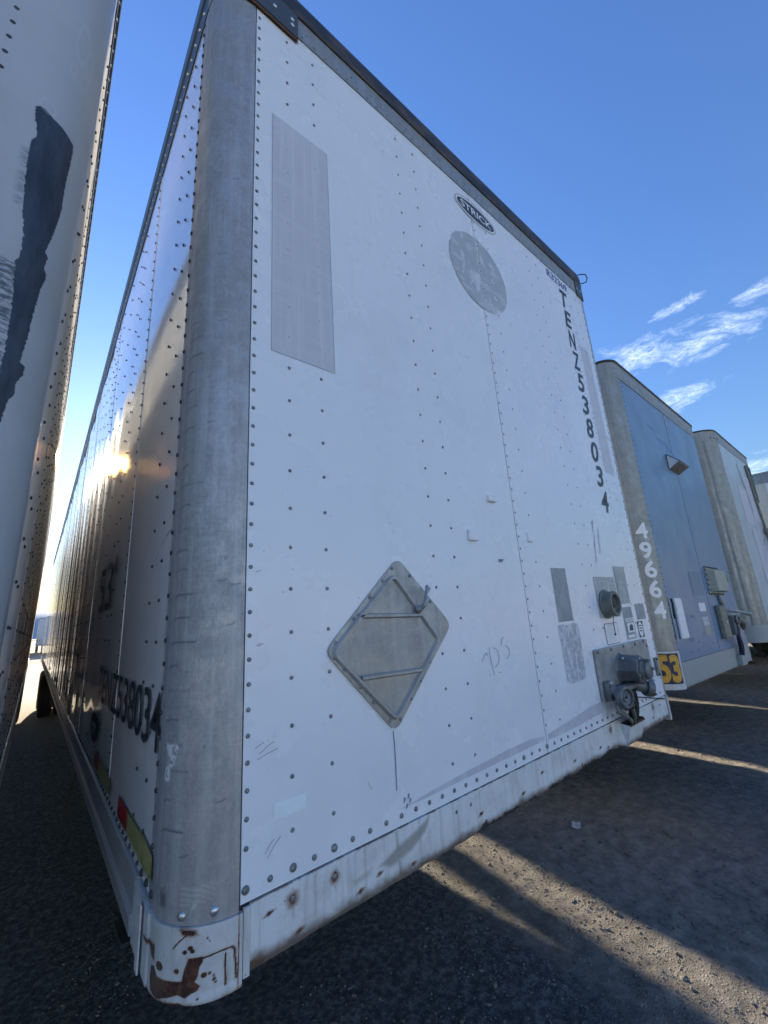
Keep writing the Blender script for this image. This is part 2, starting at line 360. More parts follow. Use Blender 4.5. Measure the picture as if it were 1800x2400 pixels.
class Box:
    """the rounded-corner outline of a van trailer; s runs along the front, negative s round to the left side"""
    def __init__(s, W, L, r): s.W, s.L, s.r = W, L, r; s.F = W - 2 * r; s.La = r * PI / 2; s.smin = -(s.La + L - r); s.smax = s.F + s.La + L - r
    def P(b, s, off=0.):
        s = np.asarray(s, float); off = np.asarray(off, float) + 0 * s
        mirror = s > b.F / 2; q = np.where(mirror, b.F - s, s); a = np.clip(-q / b.r, 0, PI / 2)
        x = np.where(q >= 0, b.r + q, np.where(q > -b.La, b.r - (b.r + off) * np.sin(a), -off))
        y = np.where(q >= 0, -off, np.where(q > -b.La, b.r - (b.r + off) * np.cos(a), b.r + (-q - b.La)))
        return np.where(mirror, b.W - x, x), y
    def pt(b, s, z, off=0.):
        x, y = b.P(np.array([s]), off); return Vector((float(x[0]), float(y[0]), z))
    def slist(b, s0, s1, step=.5):
        st = {s0, s1}
        for k in (0, b.F, -b.La, b.F + b.La):
            if s0 < k < s1: st.add(k)
        for k in range(1, 9):
            for v in (-b.La * k / 9, b.F + b.La * k / 9):
                if s0 < v < s1: st.add(v)
        L = sorted(st); out = [L[0]]
        for a, c in zip(L[:-1], L[1:]):
            m = max(1, int(math.ceil((c - a) / step))); out += [a + (c - a) * (i + 1) / m for i in range(m)]
        return np.array(out)
    def band(b, mb, s0, s1, prof, mi=0, step=.5, closed=True):
        """sweep a closed (off, z) profile along the outline"""
        S = b.slist(s0, s1, step); n = len(prof); V = []
        for s in S:
            for off, z in prof:
                x, y = b.P(np.array([s]), off); V.append((x[0], y[0], z))
        F = []
        for i in range(len(S) - 1):
            for k in range(n if closed else n - 1): F.append((i * n + k, (i + 1) * n + k, (i + 1) * n + (k + 1) % n, i * n + (k + 1) % n))
        if closed: F += [tuple(range(n)), tuple((len(S) - 1) * n + k for k in range(n))]
        mb.add(V, F, mi)
    def plate(b, mb, s0, s1, z0, z1, off0, off1, mi=0, step=.5): b.band(mb, s0, s1, [(off0, z0), (off1, z0), (off1, z1), (off0, z1)], mi, step)
    def sheet(b, mb, poly, off, mi=0, thick=.0):
        """flat decal polygon (s,z) lying off metres proud of the skin, triangulated and bent round the corner"""
        bm = bmesh.new(); vs = [bm.verts.new((p[0], p[1], 0)) for p in poly]; bm.faces.new(vs); b.bend(mb, bm, off, mi)
    def bend(b, mb, bm, off, mi=0):
        S = [v.co.x for v in bm.verts]; lo, hi = min(S), max(S)
        if lo < 0 or hi > b.F:
            for rg in ((-b.La, 0), (b.F, b.F + b.La)):
                for k in range(0, 15):
                    c = rg[0] + (rg[1] - rg[0]) * k / 14
                    if lo < c < hi: bmesh.ops.bisect_plane(bm, geom=bm.verts[:] + bm.edges[:] + bm.faces[:], plane_co=(c, 0, 0), plane_no=(1, 0, 0))
        bm.verts.index_update(); S = np.array([v.co.x for v in bm.verts]); Z = np.array([v.co.y for v in bm.verts]); x, y = b.P(S, off)
        mb.add(np.stack([x, y, Z], 1), [tuple(v.index for v in f.verts) for f in bm.faces], mi); bm.free()
    def grid(b, name, s0, s1, ds, z0, z1, dz, off, mats, parent, attrs=None, inner=.004, smooth=True, offf=None, S=None):
        S = np.linspace(s0, s1, max(2, int(round((s1 - s0) / ds)) + 1)) if S is None else S
        Z = np.linspace(z0, z1, max(2, int(round((z1 - z0) / dz)) + 1)); ns, nz = len(S), len(Z)
        SS, ZZ = np.meshgrid(S, Z, indexing='ij'); O = off + (offf(SS, ZZ) if offf else 0)
        x, y = b.P(SS.ravel(), (O + 0 * SS).ravel()); V = np.stack([x, y, ZZ.ravel()], 1)
        I = np.arange(ns * nz).reshape(ns, nz); F = np.stack([I[:-1, :-1], I[1:, :-1], I[1:, 1:], I[:-1, 1:]], -1).reshape(-1, 4)
        # rim folds back to give the sheet thickness
        ring = np.concatenate([I[:, 0], I[-1, 1:], I[::-1, -1][1:], I[0, ::-1][1:-1]])
        xb, yb = b.P(SS.ravel()[ring], (off - inner)); VB = np.stack([xb, yb, ZZ.ravel()[ring]], 1); m = len(ring); o = len(V) + m
        FB = [(len(V) + k, len(V) + (k + 1) % m, o + (k + 1) % m, o + k) for k in range(m)]
        me = bpy.data.meshes.new(name); me.from_pydata(np.concatenate([V, V[ring], VB]).tolist(), [], F.tolist() + [tuple(int(q) for q in f) for f in FB])
        for mt in (mats if isinstance(mats, (list, tuple)) else [mats]): me.materials.append(mt)
        if attrs:
            for k, fn in attrs.items():
                at = me.attributes.new(k, 'FLOAT', 'POINT'); a = np.clip(fn(SS, ZZ), 0, 1).ravel(); at.data.foreach_set('value', np.concatenate([a, a[ring], a[ring]]).astype(np.float32))
        me.polygons.foreach_set('use_smooth', ([smooth] * len(F)) + [False] * len(FB)); me.update()
        ob = bpy.data.objects.new(name, me); COL.objects.link(ob); ob.parent = parent; return ob
    def rivets(b, mb, L, off=.0, mi=1, seg=8, h=.55):
        """low domes: L holds (s, z, radius)"""
        if not L: return
        A = np.array(L, float); e = 1e-3
        x, y = b.P(A[:, 0], off); x1, y1 = b.P(A[:, 0], off + e); nx, ny = (x1 - x) / e, (y1 - y) / e; tx, ty = -ny, nx
        for rr in sorted(set(A[:, 2])):
            k = A[:, 2] == rr; V = []; 
            ang = np.arange(seg) * 2 * PI / seg
            base = np.stack([x[k], y[k], A[k, 1]], 1); n = np.stack([nx[k], ny[k], 0 * nx[k]], 1); t = np.stack([tx[k], ty[k], 0 * tx[k]], 1); z = np.array([0, 0, 1.])
            rings = []
            for rad, hh in ((1., -.0005), (.93, rr * h * .45), (.6, rr * h * .88)):
                rings.append(base[:, None] + n[:, None] * hh + rad * rr * (t[:, None] * np.cos(ang)[None, :, None] + z * np.sin(ang)[None, :, None]))
            top = base + n * rr * h
            V = np.concatenate([np.concatenate(rings, 1), top[:, None]], 1); m = 3 * seg + 1; F = []
            for q in range(V.shape[0]):
                o = q * m
                for i in range(2): F += [(o + i * seg + j, o + i * seg + (j + 1) % seg, o + (i + 1) * seg + (j + 1) % seg, o + (i + 1) * seg + j) for j in range(seg)]
                F += [(o + 2 * seg + j, o + 2 * seg + (j + 1) % seg, o + 3 * seg) for j in range(seg)]
            mb.add(V.reshape(-1, 3), F, mi)

def glyphs(text, w, h, bold=0., shear=0., space=1.):
    """built-in font outline as a bmesh scaled to fill w x h with its lower left corner at the origin"""
    cu = bpy.data.curves.new('t', 'FONT'); cu.body = text; cu.offset = bold; cu.shear = shear; cu.space_character = space; cu.resolution_u = 5
    o = bpy.data.objects.new('t', cu); COL.objects.link(o); dg = bpy.context.evaluated_depsgraph_get(); dg.update()
    me = bpy.data.meshes.new_from_object(o.evaluated_get(dg)); bm = bmesh.new(); bm.from_mesh(me)
    bpy.data.objects.remove(o); bpy.data.curves.remove(cu); bpy.data.meshes.remove(me)
    xs = [v.co.x for v in bm.verts]; ys = [v.co.y for v in bm.verts]; x0, x1, y0, y1 = min(xs), max(xs), min(ys), max(ys)
    for v in bm.verts: v.co.x = (v.co.x - x0) / (x1 - x0) * w; v.co.y = (v.co.y - y0) / (y1 - y0) * h
    return bm
def place_bm(bm, dx, dz, flip=False):
    for v in bm.verts: v.co.x = (-v.co.x if flip else v.co.x) + dx; v.co.y += dz
    return bm
def roundpoly(P, r, seg=5):
    out = []; n = len(P)
    for i in range(n):
        a, b, c = (np.array(P[(i + k) % n], float) for k in (-1, 0, 1)); u = (a - b) / np.linalg.norm(a - b); w = (c - b) / np.linalg.norm(c - b)
        p0, p2 = b + u * r, b + w * r
        for t in np.linspace(0, 1, seg): out.append(tuple((1 - t) ** 2 * p0 + 2 * t * (1 - t) * b + t * t * p2))
    return out
def ell(cx, cz, a, c, n=48, rot=0.): return [(cx + a * math.cos(t) * math.cos(rot) - c * math.sin(t) * math.sin(rot), cz + a * math.cos(t) * math.sin(rot) + c * math.sin(t) * math.cos(rot)) for t in np.arange(n) * 2 * PI / n]

# ---------------------------------------------------------------- wheels and landing gear shared by all trailers
def tyre_mesh():
    mb = MB(); R0, w = .51, .14
    prof = [(.29, -w * .72), (.36, -w * .95), (.44, -w), (.49, -w * .86), (R0, -w * .62)]
    for k in (-.38, 0, .38): prof += [(R0, w * (k - .07)), (R0 - .015, w * (k - .05)), (R0 - .015, w * (k + .05)), (R0, w * (k + .07))]
    prof += [(R0, w * .62), (.49, w * .86), (.44, w), (.36, w * .95), (.29, w * .72)]
    mb.lathe((0, 0, 0), (1, 0, 0), prof, 40); o = mb.build('wheel', M_black, None, autosmooth=35); me = o.data; bpy.data.objects.remove(o)
    mb = MB(); mb.lathe((0, 0, 0), (1, 0, 0), [(.30, -.10), (.30, -.085), (.265, -.075), (.20, .01), (.11, .02), (.10, -.07), (.085, -.10), (.0, -.105)], 32)
    mb.lathe((0, 0, 0), (1, 0, 0), [(.30, -.10), (.29, -.11), (.275, -.10), (.27, .10), (.30, .10)], 32)
    mb.rb = None
    for k in range(10):
        a = 2 * PI * k / 10; mb.lathe((.012, .15 * math.cos(a), .15 * math.sin(a)), (-1, 0, 0), [(.014, 0), (.014, .03), (.008, .036), (0, .036)], 6)
    o = mb.build('rim', M_under, None, autosmooth=40); rm = o.data; bpy.data.objects.remove(o)
    return me, rm
TYRE, RIM = tyre_mesh()
BASE = .30   # parked height of the whole body above the datum its parts were measured from
def wheels(root, W, ys, x_in=.14):
    for y in ys:
        for side in (-1, 1):
            for k in (0, 1):
                x = (x_in + k * .33) if side < 0 else W - x_in - k * .33
                w = bpy.data.objects.new('wheel', TYRE); COL.objects.link(w); w.parent = root; w.location = (x, y, .505 - BASE); 
                if side > 0: w.rotation_euler = (0, 0, PI)
                if k == 0:
                    r = bpy.data.objects.new('rim', RIM); COL.objects.link(r); r.parent = w
def landing_gear(root, W, y, zt):
    g0 = -BASE
    for x in (.50, W - .50):
        mb = MB(); mb.box((x - .06, y - .06, .42), (x + .06, y + .06, zt), 0, .01); mb.box((x - .045, y - .045, g0 + .05), (x + .045, y + .045, .45), 0, .006)
        mb.build('landing_leg', M_under, root)
        mb = MB(); mb.box((x - .13, y - .14, g0), (x + .13, y + .14, g0 + .025), 0, .006); mb.box((x - .07, y - .07, g0 + .025), (x + .07, y + .07, g0 + .09), 0, .01); mb.build('foot', M_under, root)
        mb = MB(); s = 1 if x < W / 2 else -1
        mb.tube([(x + s * .02, y + .05, .62), (x + s * .02, y + .75, zt)], .025, 8); mb.tube([(x + s * .04, y, .6), (x + s * .55, y, zt)], .025, 8); mb.build('brace', M_under, root)
    mb = MB(); mb.tube([(.5, y + .02, .75), (W - .5, y + .02, .75)], .02, 8); mb.build('cross_shaft', M_under, root)
    mb = MB(); mb.tube([(.5, y, .78), (.06, y, .78), (.05, y + .02, .62), (-.0 + .04, y + .05, .5)], .012, 8); mb.build('crank_handle', M_under, root)

def underside(root, b, zb, L):
    mb = MB()
    for y in np.arange(.35, L - .1, .31): mb.box((.04, y - .03, zb + .002), (b.W - .04, y + .03, zb + .10))
    for x in (b.W / 2 - .5, b.W / 2 + .5): mb.box((x - .05, L - 5.2, zb - .12), (x + .05, L - .3, zb + .002))
    mb.build('floor_crossmembers', M_under, root)
    mb = MB(); b.band(mb, b.smin + .01, b.smax - .01, [(-.03, zb + .101), (-.03, zb + .12)], 0, 1., False)
    P = [(float(b.P(np.array([s]), -.03)[0][0]), float(b.P(np.array([s]), -.03)[1][0])) for s in b.slist(b.smin + .02, b.smax - .02, 30)]
    mb.add([(x, y, zb + .104) for x, y in P], [tuple(range(len(P)))]); mb.build('floor_boards', M_under, root)
    mb = MB(); mb.box((b.W / 2 - .6, .25, zb - .012), (b.W / 2 + .6, 1.5, zb + .001), 0, .004); mb.lathe((b.W / 2, .95, zb - .012), (0, 0, -1), [(.045, 0), (.045, .02), (.03, .035), (.03, .06), (.05, .07), (.05, .085)], 20); mb.build('kingpin_plate', M_under, root)

def wavy(seed, amp, per=.406, quiet=0.):
    def f(S, Z):
        y = np.abs(S); k = np.clip((y - quiet) / .8, 0, 1)
        ph = 1.2 * vnoise(y * .8, Z * .25, seed, 2)
        return amp * k * (1 + 1.1 * np.clip((y - 2.2) / 2, 0, 1)) * (np.sin(2 * PI * y / per + ph * 4) * .5 + 1.0 * np.sin(2 * PI * y / (per * 3.03) + 7 * ph) * .9 + 2.2 * (vnoise(y * 1.9, Z * .7 + 9, seed + 3, 3) - .5))
    return f

def shell(root, b, c):
    """side walls, rear, roof, bottom and top rails of one trailer; c holds heights and materials"""
    L = b.L; e = .055
    for side in (-1, 1):
        S = np.arange(b.La + e, b.La + L - b.r - .02, .05); S = np.append(S, b.La + L - b.r - .02); S = -S[::-1] if side < 0 else b.F + S
        o = b.grid('side_wall', 0, 0, 1, c['zs'] + .001, c['zp'] - .001, .12, .0, c['side'], root, offf=(lambda S, Z, sd=side: wavy(c['seed'] + sd, c['amp'], quiet=c.get('quiet', 1.6))(S if sd < 0 else S - b.F, Z)), S=S)
        # rivets of this wall
        mb = MB(); Rv = []; base = b.La - b.r
        z = np.arange(c['zs'] + .09, c['zp'] - .03, .1054)
        cols = [.27, .39]; y = .86
        while y < L - .2:
            cols.append(y); y += .305 if len(cols) % 4 else .12
        for i, y in enumerate(cols):
            if side > 0 and i > 6 and not c.get('rivets_right'): continue
            if side < 0 and not c.get('rivets_left', True) and i > 6: continue
            if y > 9: continue
            for zz in z: Rv.append(((-(y + base)) if side < 0 else b.F + y + base, zz, .0052 if y < 3 else .0042))
        seams = np.arange(.85, L - .3, 1.22)
        b.rivets(mb, Rv, .0015, 0, 6, .8)
        sm = []
        for i, y in enumerate(seams):
            if i < 5:
                for zz in np.arange(c['zs'] + .04, c['zp'] - .02, .0527): sm.append(((-(y + base + .012)) if side < 0 else b.F + y + base + .012, zz, .0042))
        b.rivets(mb, sm, .0025, 0, 6, .8)
        if side < 0 and c.get('foot'): b.rivets(mb, c['foot'], .0015, 0, 8, .6)
        merge(o, mb, c.get('rivm', M_rivetd))
        mb = MB()
        for y in seams:
            s0 = (-(y + base + .03)) if side < 0 else b.F + y + base
            b.plate(mb, s0, s0 + .03, c['zs'] + .003, c['zp'] - .003, -.003, .0012 + c['amp'] * .5)
        merge(o, mb, c['side'], False)
    # rear
    mb = MB(); y = L - .02
    mb.box((.06, y, c['zs']), (b.W / 2 - .006, y + .03, c['zp']), 0, .004); mb.box((b.W / 2 + .006, y, c['zs']), (b.W - .06, y + .03, c['zp']), 0, .004)
    mb.build('rear_door', c['side'], root)
    mb = MB(); mb.box((0, y - .02, c['zb'] - .02), (.058, y + .05, c['zt'] - .02), 0, .004); mb.box((b.W - .058, y - .02, c['zb'] - .02), (b.W, y + .05, c['zt'] - .02), 0, .004)
    mb.box((.06, y - .02, c['zp'] + .002), (b.W - .06, y + .05, c['zt'] - .02), 0, .004); mb.box((.06, y - .02, c['zb'] - .02), (b.W - .06, y + .05, c['zs'] - .002), 0, .004)
    mb.build('rear_frame', M_galv, root)
    # roof
    P = [(float(b.P(np.array([s]), 0.)[0][0]), float(b.P(np.array([s]), 0.)[1][0])) for s in b.slist(b.smin + .02, b.smax - .02, 40)]
    mb = MB(); mb.add([(x, y, c['zt'] - .012) for x, y in P], [tuple(range(len(P)))]); mb.build('roof', M_roof, root)
    # inner liner keeps light out
    mb = MB(); mb.box((b.r * .35, b.r * .35, c['zb'] + .125), (b.W - b.r * .35, L - .05, c['zt'] - .03)); mb.build('inner_liner', M_seam, root)
    # side bottom rails and side top rails
    for side in (-1, 1):
        s0, s1 = (b.smin, -(b.La + .16)) if side < 0 else (b.F + b.La + .16, b.smax)
        mb = MB(); b.band(mb, s0, s1, [(-.02, c['zb']), (.014, c['zb']), (.016, c['zb'] + .035), (.008, c['zb'] + .045), (.007, c['zs'] - .004), (-.02, c['zs'] - .001)], 0, 1.)
        mb.build('side_bottom_rail', c['srail'], root)
        s0, s1 = (b.smin, -(b.La + .0)) if side < 0 else (b.F + b.La, b.smax)
        mb = MB(); b.band(mb, s0, s1, [(-.02, c['zp'] + .001), (.004, c['zp'] + .001), (.005, c['zg']), (.012, c['zg'] + .008), (.013, c['zt'] - .03), (.004, c['zt'] - .012), (-.02, c['zt'] - .013)], 0, 1.)
        rv = [(((-(b.La + y)) if side < 0 else b.F + b.La + y), c['zp'] + .05, .006) for y in np.arange(.05, min(L - b.r, 15.9), .055)]
        b.rivets(mb, rv, .005, 1, 6, .9)
        mb.build('side_top_rail', [M_plate, M_rivetb], root)
    underside(root, b, c['zb'], L)
    landing_gear(root, b.W, c.get('gear', 2.6), c['zb'] + .1)
    wheels(root, b.W, c.get('axles', (L - 3.1, L - 1.75) if L > 12 else (L - 1.6,)))

def front(root, b, c):
    F, r = b.F, b.r; zs, zp, zb, zg, zt = (c[k] for k in ('zs', 'zp', 'zb', 'zg', 'zt'))
    seam = c['seam']; pm = c['panel']
    for i, (a, d) in enumerate(((.0025, seam - .0015), (seam + .0015, F - .0025))):
        o = b.grid('front_panel', a, d, .05, zs + .0015, zp - .001, .05, .0 if i == 0 else .0015, pm, root, offf=lambda S, Z: .0022 * (vnoise(S * 2.2, Z * 1.6, 31 + i, 2) - .5) * np.clip((S - a) / .1, 0, 1) * np.clip((d - S) / .1, 0, 1))
        mb = MB(); pick = lambda L_: [q for q in L_ if (q[0] < seam) == (i == 0)]
        b.rivets(mb, pick(c['rivets']), .0008, 0, 10, .55); b.rivets(mb, pick(c.get('big', [])), .0008 if i == 0 else .0015, 0, 12, .6); merge(o, mb, c.get('frivm', M_rivet))
    mb = MB(); mb.box((r - .03, .004, zs - .01), (b.W - r + .03, .02, zp + .01)); mb.build('panel_backing', M_seam, root)
    # corner posts
    for side in (-1, 1):
        s0, s1 = (-(b.La + .055), -.001) if side < 0 else (F + .001, F + b.La + .055)
        at = c.get('post_attrs') if side < 0 else None
        zero = {k: (lambda S, Z: 0 * S) for k in ('mark', 'scuff', 'paint', 'thin', 'ghost')}
        fl = c.get('flute')
        offf = (lambda S, Z: -.010 * np.clip(np.cos((S if side < 0 else F - S) / (b.La) * 2 * PI * 3.0), 0, 1) ** 2 * ((S < -.03) | (S > F + .03))) if fl else None
        o = b.grid('corner_post', s0, s1, .003 if at else .008, c['zpost'], zp, .003 if at else .2, .0013, c['post'] if side < 0 else c.get('postr', c['post']), root, attrs=at or zero, offf=offf)
        if not c.get('flushpost'):
            mb = MB(); s = (-(b.La + .040)) if side < 0 else F + b.La + .040
            b.rivets(mb, [(s, z, .006) for z in np.arange(c['zpost'] + .05, zp, .0527)], .0025, 0, 8, .7)
            if at: b.rivets(mb, [(-.106, c['zpost'] + .016, .0085), (-.046, c['zpost'] + .018, .0085)], .0025, 1, 10, .6)
            merge(o, mb, [M_rivetd, M_rivetb])
    # bottom rail across the front and the corner caps
    ra = c.get('rail_attrs'); zero = {k: (lambda S, Z: 0 * S) for k in ('rust', 'tar', 'dirt')}
    b.grid('front_bottom_rail', .022, F - .018, .004 if ra else .05, zb, zs - .0015, .004 if ra else .03, .004, c['rail'], root, attrs=ra or zero, inner=.03, offf=c.get('rail_off'))
    for side in (-1, 1):
        s0, s1 = (-(b.La + .158), .006) if side < 0 else (F - .004, F + b.La + .158)
        ca = c.get('cap_attrs') if side < 0 else None
        b.grid('corner_cap', s0, s1, .0025 if ca else .01, zb - c.get('capdrop', .008), c['zpost'] - .001, .0025 if ca else .02, .006, c['cap'], root, attrs=ca or zero, inner=.03, offf=c.get('cap_off') if side < 0 else None)
    # top rail: galvanised strip, then the dark roof cap above it
    mb = MB(); s0, s1 = -b.La, F + b.La
    b.band(mb, s0, s1, [(-.02, zp), (.0045, zp), (.0045, zg), (-.02, zg)], 0)
    rr = [];
    for s in np.arange(.02, F, .053): rr.append((s, zp + .018, .0045)); rr.append((s + .02, zp + .05, .0045)) if c.get('dense') or int(s / .053) % 2 else None; 
    if c.get('dense'): rr += [(s, zp + .085, .005) for s in np.arange(.02, F, .053)]
    b.rivets(mb, rr, .0045, 1, 8, .5); mb.build('top_rail', [c.get('trail', M_galv), M_rivet], root)
    mb = MB(); h = zt - zg
    b.band(mb, s0, s1, [(-.02, zg + .0005), (.010, zg + .0005), (.014, zg + .012), (.013, zg + h * .6), (.004, zt - .012), (-.02, zt - .004)], 0)
    mb.build('roof_cap', c.get('capm', M_dark), root)

# ================================================================= TRAILER 1 (the large white one)
X0, YF = .2474, .9625
T1 = empty('semi_trailer', (X0, YF, 0))
tag(T1, 'large white box trailer with diamond placard holder and rusty lower corner', 'trailer', 'semi trailers parked side by side')
b1 = Box(2.702, 16.15, .1245); F1 = b1.F
sx = lambda x: x - X0 - .1245                    # world x on the front face -> s
sy = lambda y: -(y - YF - .1245) - b1.La         # world y on the left wall -> s
zrow = [1.258 + .1054 * k for k in range(24)]
rv = []
gx0, gx1, gz0, gz1 = .433, .645, 2.35, 3.267
def hidden(x, z):
    if 2.04 < x < 2.69 and 1.14 < z < 1.39: return True
    if x < .62 and 2.35 < z < 3.267: return True
    if 1.5 < x < 1.70 and math.hypot(x - 1.552, z - 3.25) < .222: return True
    return False
for x, dz in ((.384, .0527), (1.556, .0527), (2.812, .0527)):
    for k in range(-3 if x < 2 else -2, 47):
        z = 1.258 + .0527 * k
        if z < 3.74 and z > 1.12 and not (x > .4 and hidden(x, z)): rv.append((sx(x), z, .0053))
for x in (.489, .596, 1.020, 1.127, 1.663, 2.092, 2.195, 2.611, 2.715):
    for z in [1.152] + zrow:
        if z < 3.72 and not hidden(x, z) and not (.58 < x < 1.07 and 1.28 < z < 1.78 and abs(x - .825) < .245 * (1 - abs(z - 1.53) / .26)): rv.append((sx(x), z, .0050))
big = [(sx(.384 + .0527 * k), 1.0815, (.0085 if k in (0, 2, 4, 19, 22) else .0064)) for k in range(46) if not 2.2 < .384 + .0527 * k < 2.32]
big += [(sx(x), 1.027, .0075) for x in (.487, .593, 1.014, 1.08, 2.175, 2.705)] + [(sx(2.076), 1.031, .009), (sx(2.607), 1.034, .009)]

def t1_marks(S, Z):
    m = 0 * S
    g = random.Random(5)
    for k in range(34):
        z = 1.20 + .0527 * k * 1.0 + g.uniform(-.004, .004)
        if z > 2.45: break
        m = np.maximum(m, linemask(S, Z, [(-.185 + g.uniform(-.01, .01), z - .003), (-.162, z + .003), (-.135 + g.uniform(-.02, .03), z + .002)], .0028, .0022) * g.uniform(.5, 1))
    for (a, z) in ((-.06, 1.70), (-.03, 1.69), (-.04, 1.60), (-.05, 1.25), (-.12, 1.16), (-.10, 2.1), (-.09, 2.62), (-.06, 2.9), (-.05, 3.3), (-.08, 2.4), (-.17, 1.1)):
        m = np.maximum(m, linemask(S, Z, [(a, z), (a + .012, z + .0015), (a + .018, z + .0045)], .0022, .0018) * .75)
    m = np.maximum(m, polymask(S, Z, [(-.17, 1.10), (-.15, 1.095), (-.148, 1.075), (-.165, 1.07)], .004) * .8)
    return np.clip(m, 0, 1)
def t1_scuff(S, Z):
    m = np.maximum(polymask(S, Z, [(-.183, 1.362), (-.131, 1.363), (-.138, 1.345), (-.143, 1.323), (-.157, 1.316), (-.157, 1.286), (-.181, 1.292), (-.178, 1.31), (-.165, 1.327), (-.17, 1.345)], .002), 0)
    m *= (vnoise(S * 180, Z * 180, 5, 2) > .38)
    for k in range(7):
        z = 1.085 + .0045 * k; m = np.maximum(m, .45 * linemask(S, Z, [(-.11, z - .002), (-.07, z), (-.045, z + .006)], .0012, .001))
    m = np.maximum(m, .5 * polymask(S, Z, [(-.09, 1.078), (-.083, 1.088), (-.079, 1.082), (-.085, 1.074)], .002))
    return m
RUSTA = [(-.088, 1.001), (-.064, 1.001), (-.064, .993), (-.069, .986), (-.072, .971), (-.077, .964), (-.067, .957), (-.071, .951), (-.091, .944), (-.105, .949), (-.154, .934), (-.177, .939), (-.181, .955), (-.177, .976), (-.166, .979), (-.155, .966), (-.129, .966), (-.098, .968), (-.095, .983)]
def cap_rust(S, Z):
    m = polymask(S, Z, RUSTA, .0022)
    m = np.maximum(m, linemask(S, Z, [(-.064, .998), (-.051, 1.0), (-.033, 1.003), (-.014, 1.002), (-.008, .997), (-.008, .987), (-.006, .973), (-.005, .951)], .0028, .0012))
    m = np.maximum(m, linemask(S, Z, [(-.024, .995), (-.0245, .974), (-.023, .958), (-.023, .947)], .0030, .0012) * .95)
    m = np.maximum(m, polymask(S, Z, [(-.165, .930), (-.126, .934), (-.104, .936), (-.084, .930), (-.103, .924), (-.138, .923)], .002))
    m = np.maximum(m, linemask(S, Z, [(-.118, 1.017), (-.106, 1.029), (-.09, 1.040)], .0020, .0012) * .9)
    m = np.maximum(m, polymask(S, Z, [(-.109, 1.048), (-.091, 1.049), (-.075, 1.045), (-.071, 1.037), (-.085, 1.035), (-.1, 1.037)], .004) * .62)
    m = np.maximum(m, polymask(S, Z, [(-.245, .998), (-.208, 1.008), (-.168, 1.012), (-.165, .985), (-.18, .99), (-.188, 1.0)], .004) * .75)
    for (a, z, w) in ((-.085, 1.018, .0045), (-.081, 1.013, .004), (-.109, .983, .0045), (-.150, .984, .009), (-.061, .972, .005), (-.043, .962, .003), (-.044, .968, .002), (-.051, .973, .0025), (-.056, 1.030, .002), (-.040, .957, .002), (-.095, 1.012, .004), (-.09, .955, .004), (-.07, .94, .002)):
        m = np.maximum(m, np.clip(.5 + (w - np.hypot(S - a, (Z - z) * 1.3)) / .003, 0, 1))
    m = np.maximum(m, np.clip(1 - (Z - .926 - .006 * vnoise(S * 60, Z * 0, 3, 3)) / .010, 0, 1) * .55 * (vnoise(S * 45, Z * 45, 8, 3) > .45))
    m = np.maximum(m, .7 * linemask(S, Z, [(-.001, 1.05), (-.002, .93)], .002, .0012))
    return m
def cap_off(S, Z):
    # pressed panel and a folded lip on the left
    return -.0035 * polymask(S, Z, [(-.090, 1.001), (-.010, 1.003), (-.008, .945), (-.085, .940)], .003) + .004 * (S < -.20) * 1.0 - .02 * np.clip((.934 - Z) / .012, 0, 1) ** 2
def rail_rust(S, Z):
    X = S + X0 + .1245; m = 0 * S
    for x, z, w in ((.487, 1.027, .010), (.593, 1.027, .010), (2.607, 1.034, .012), (2.076, 1.031, .012)):
        m = np.maximum(m, np.clip(1 - np.hypot(X - x, Z - z) / (w * 2.2), 0, 1) * .75)
        m = np.maximum(m, np.clip(1 - np.abs(X - x) / .006, 0, 1) * np.clip((z - Z) / .01, 0, 1) * np.clip(1 - (z - Z) / .055, 0, 1) * .42)
    m = np.maximum(m, .40 * linemask(S, Z, [(sx(.375), 1.056), (sx(2.83), 1.056)], .003, .0015) * (vnoise(S * 30, Z * 5, 4, 3) > .42))
    for x, z in ((.43, 1.024), (.50, .966), (.83, .965), (1.12, .99), (1.35, .98), (1.48, 1.01), (1.72, .99), (2.58, .985), (2.66, .965), (.72, .985), (.66, .972), (1.95, .985), (2.02, .97), (2.42, 1.0), (2.30, .955), (2.2, .97)):
        m = np.maximum(m, polymask(S, Z, [(sx(x) - .012, z - .004), (sx(x), z + .005), (sx(x) + .02, z + .002), (sx(x) + .004, z - .006)], .003) * .6)
    m = np.maximum(m, polymask(S, Z, [(sx(.385), .958), (sx(.40), .962), (sx(.428), .953), (sx(.42), .944), (sx(.385), .943)], .003) * .95)
    return m
def rail_tar(S, Z):
    X = S + X0 + .1245; n_ = vnoise(X * 22, Z * 30, 12, 4); e = np.clip((X - 1.02) / .12, 0, 1) * np.clip((2.22 - X) / .12, 0, 1)
    n2 = vnoise(X * 90, Z * 90, 13, 3); return np.clip((.940 + .050 * np.clip(n_ - .25, 0, 1) * e + .022 * (n2 - .5) - Z) / .003 + .5, 0, 1) * e
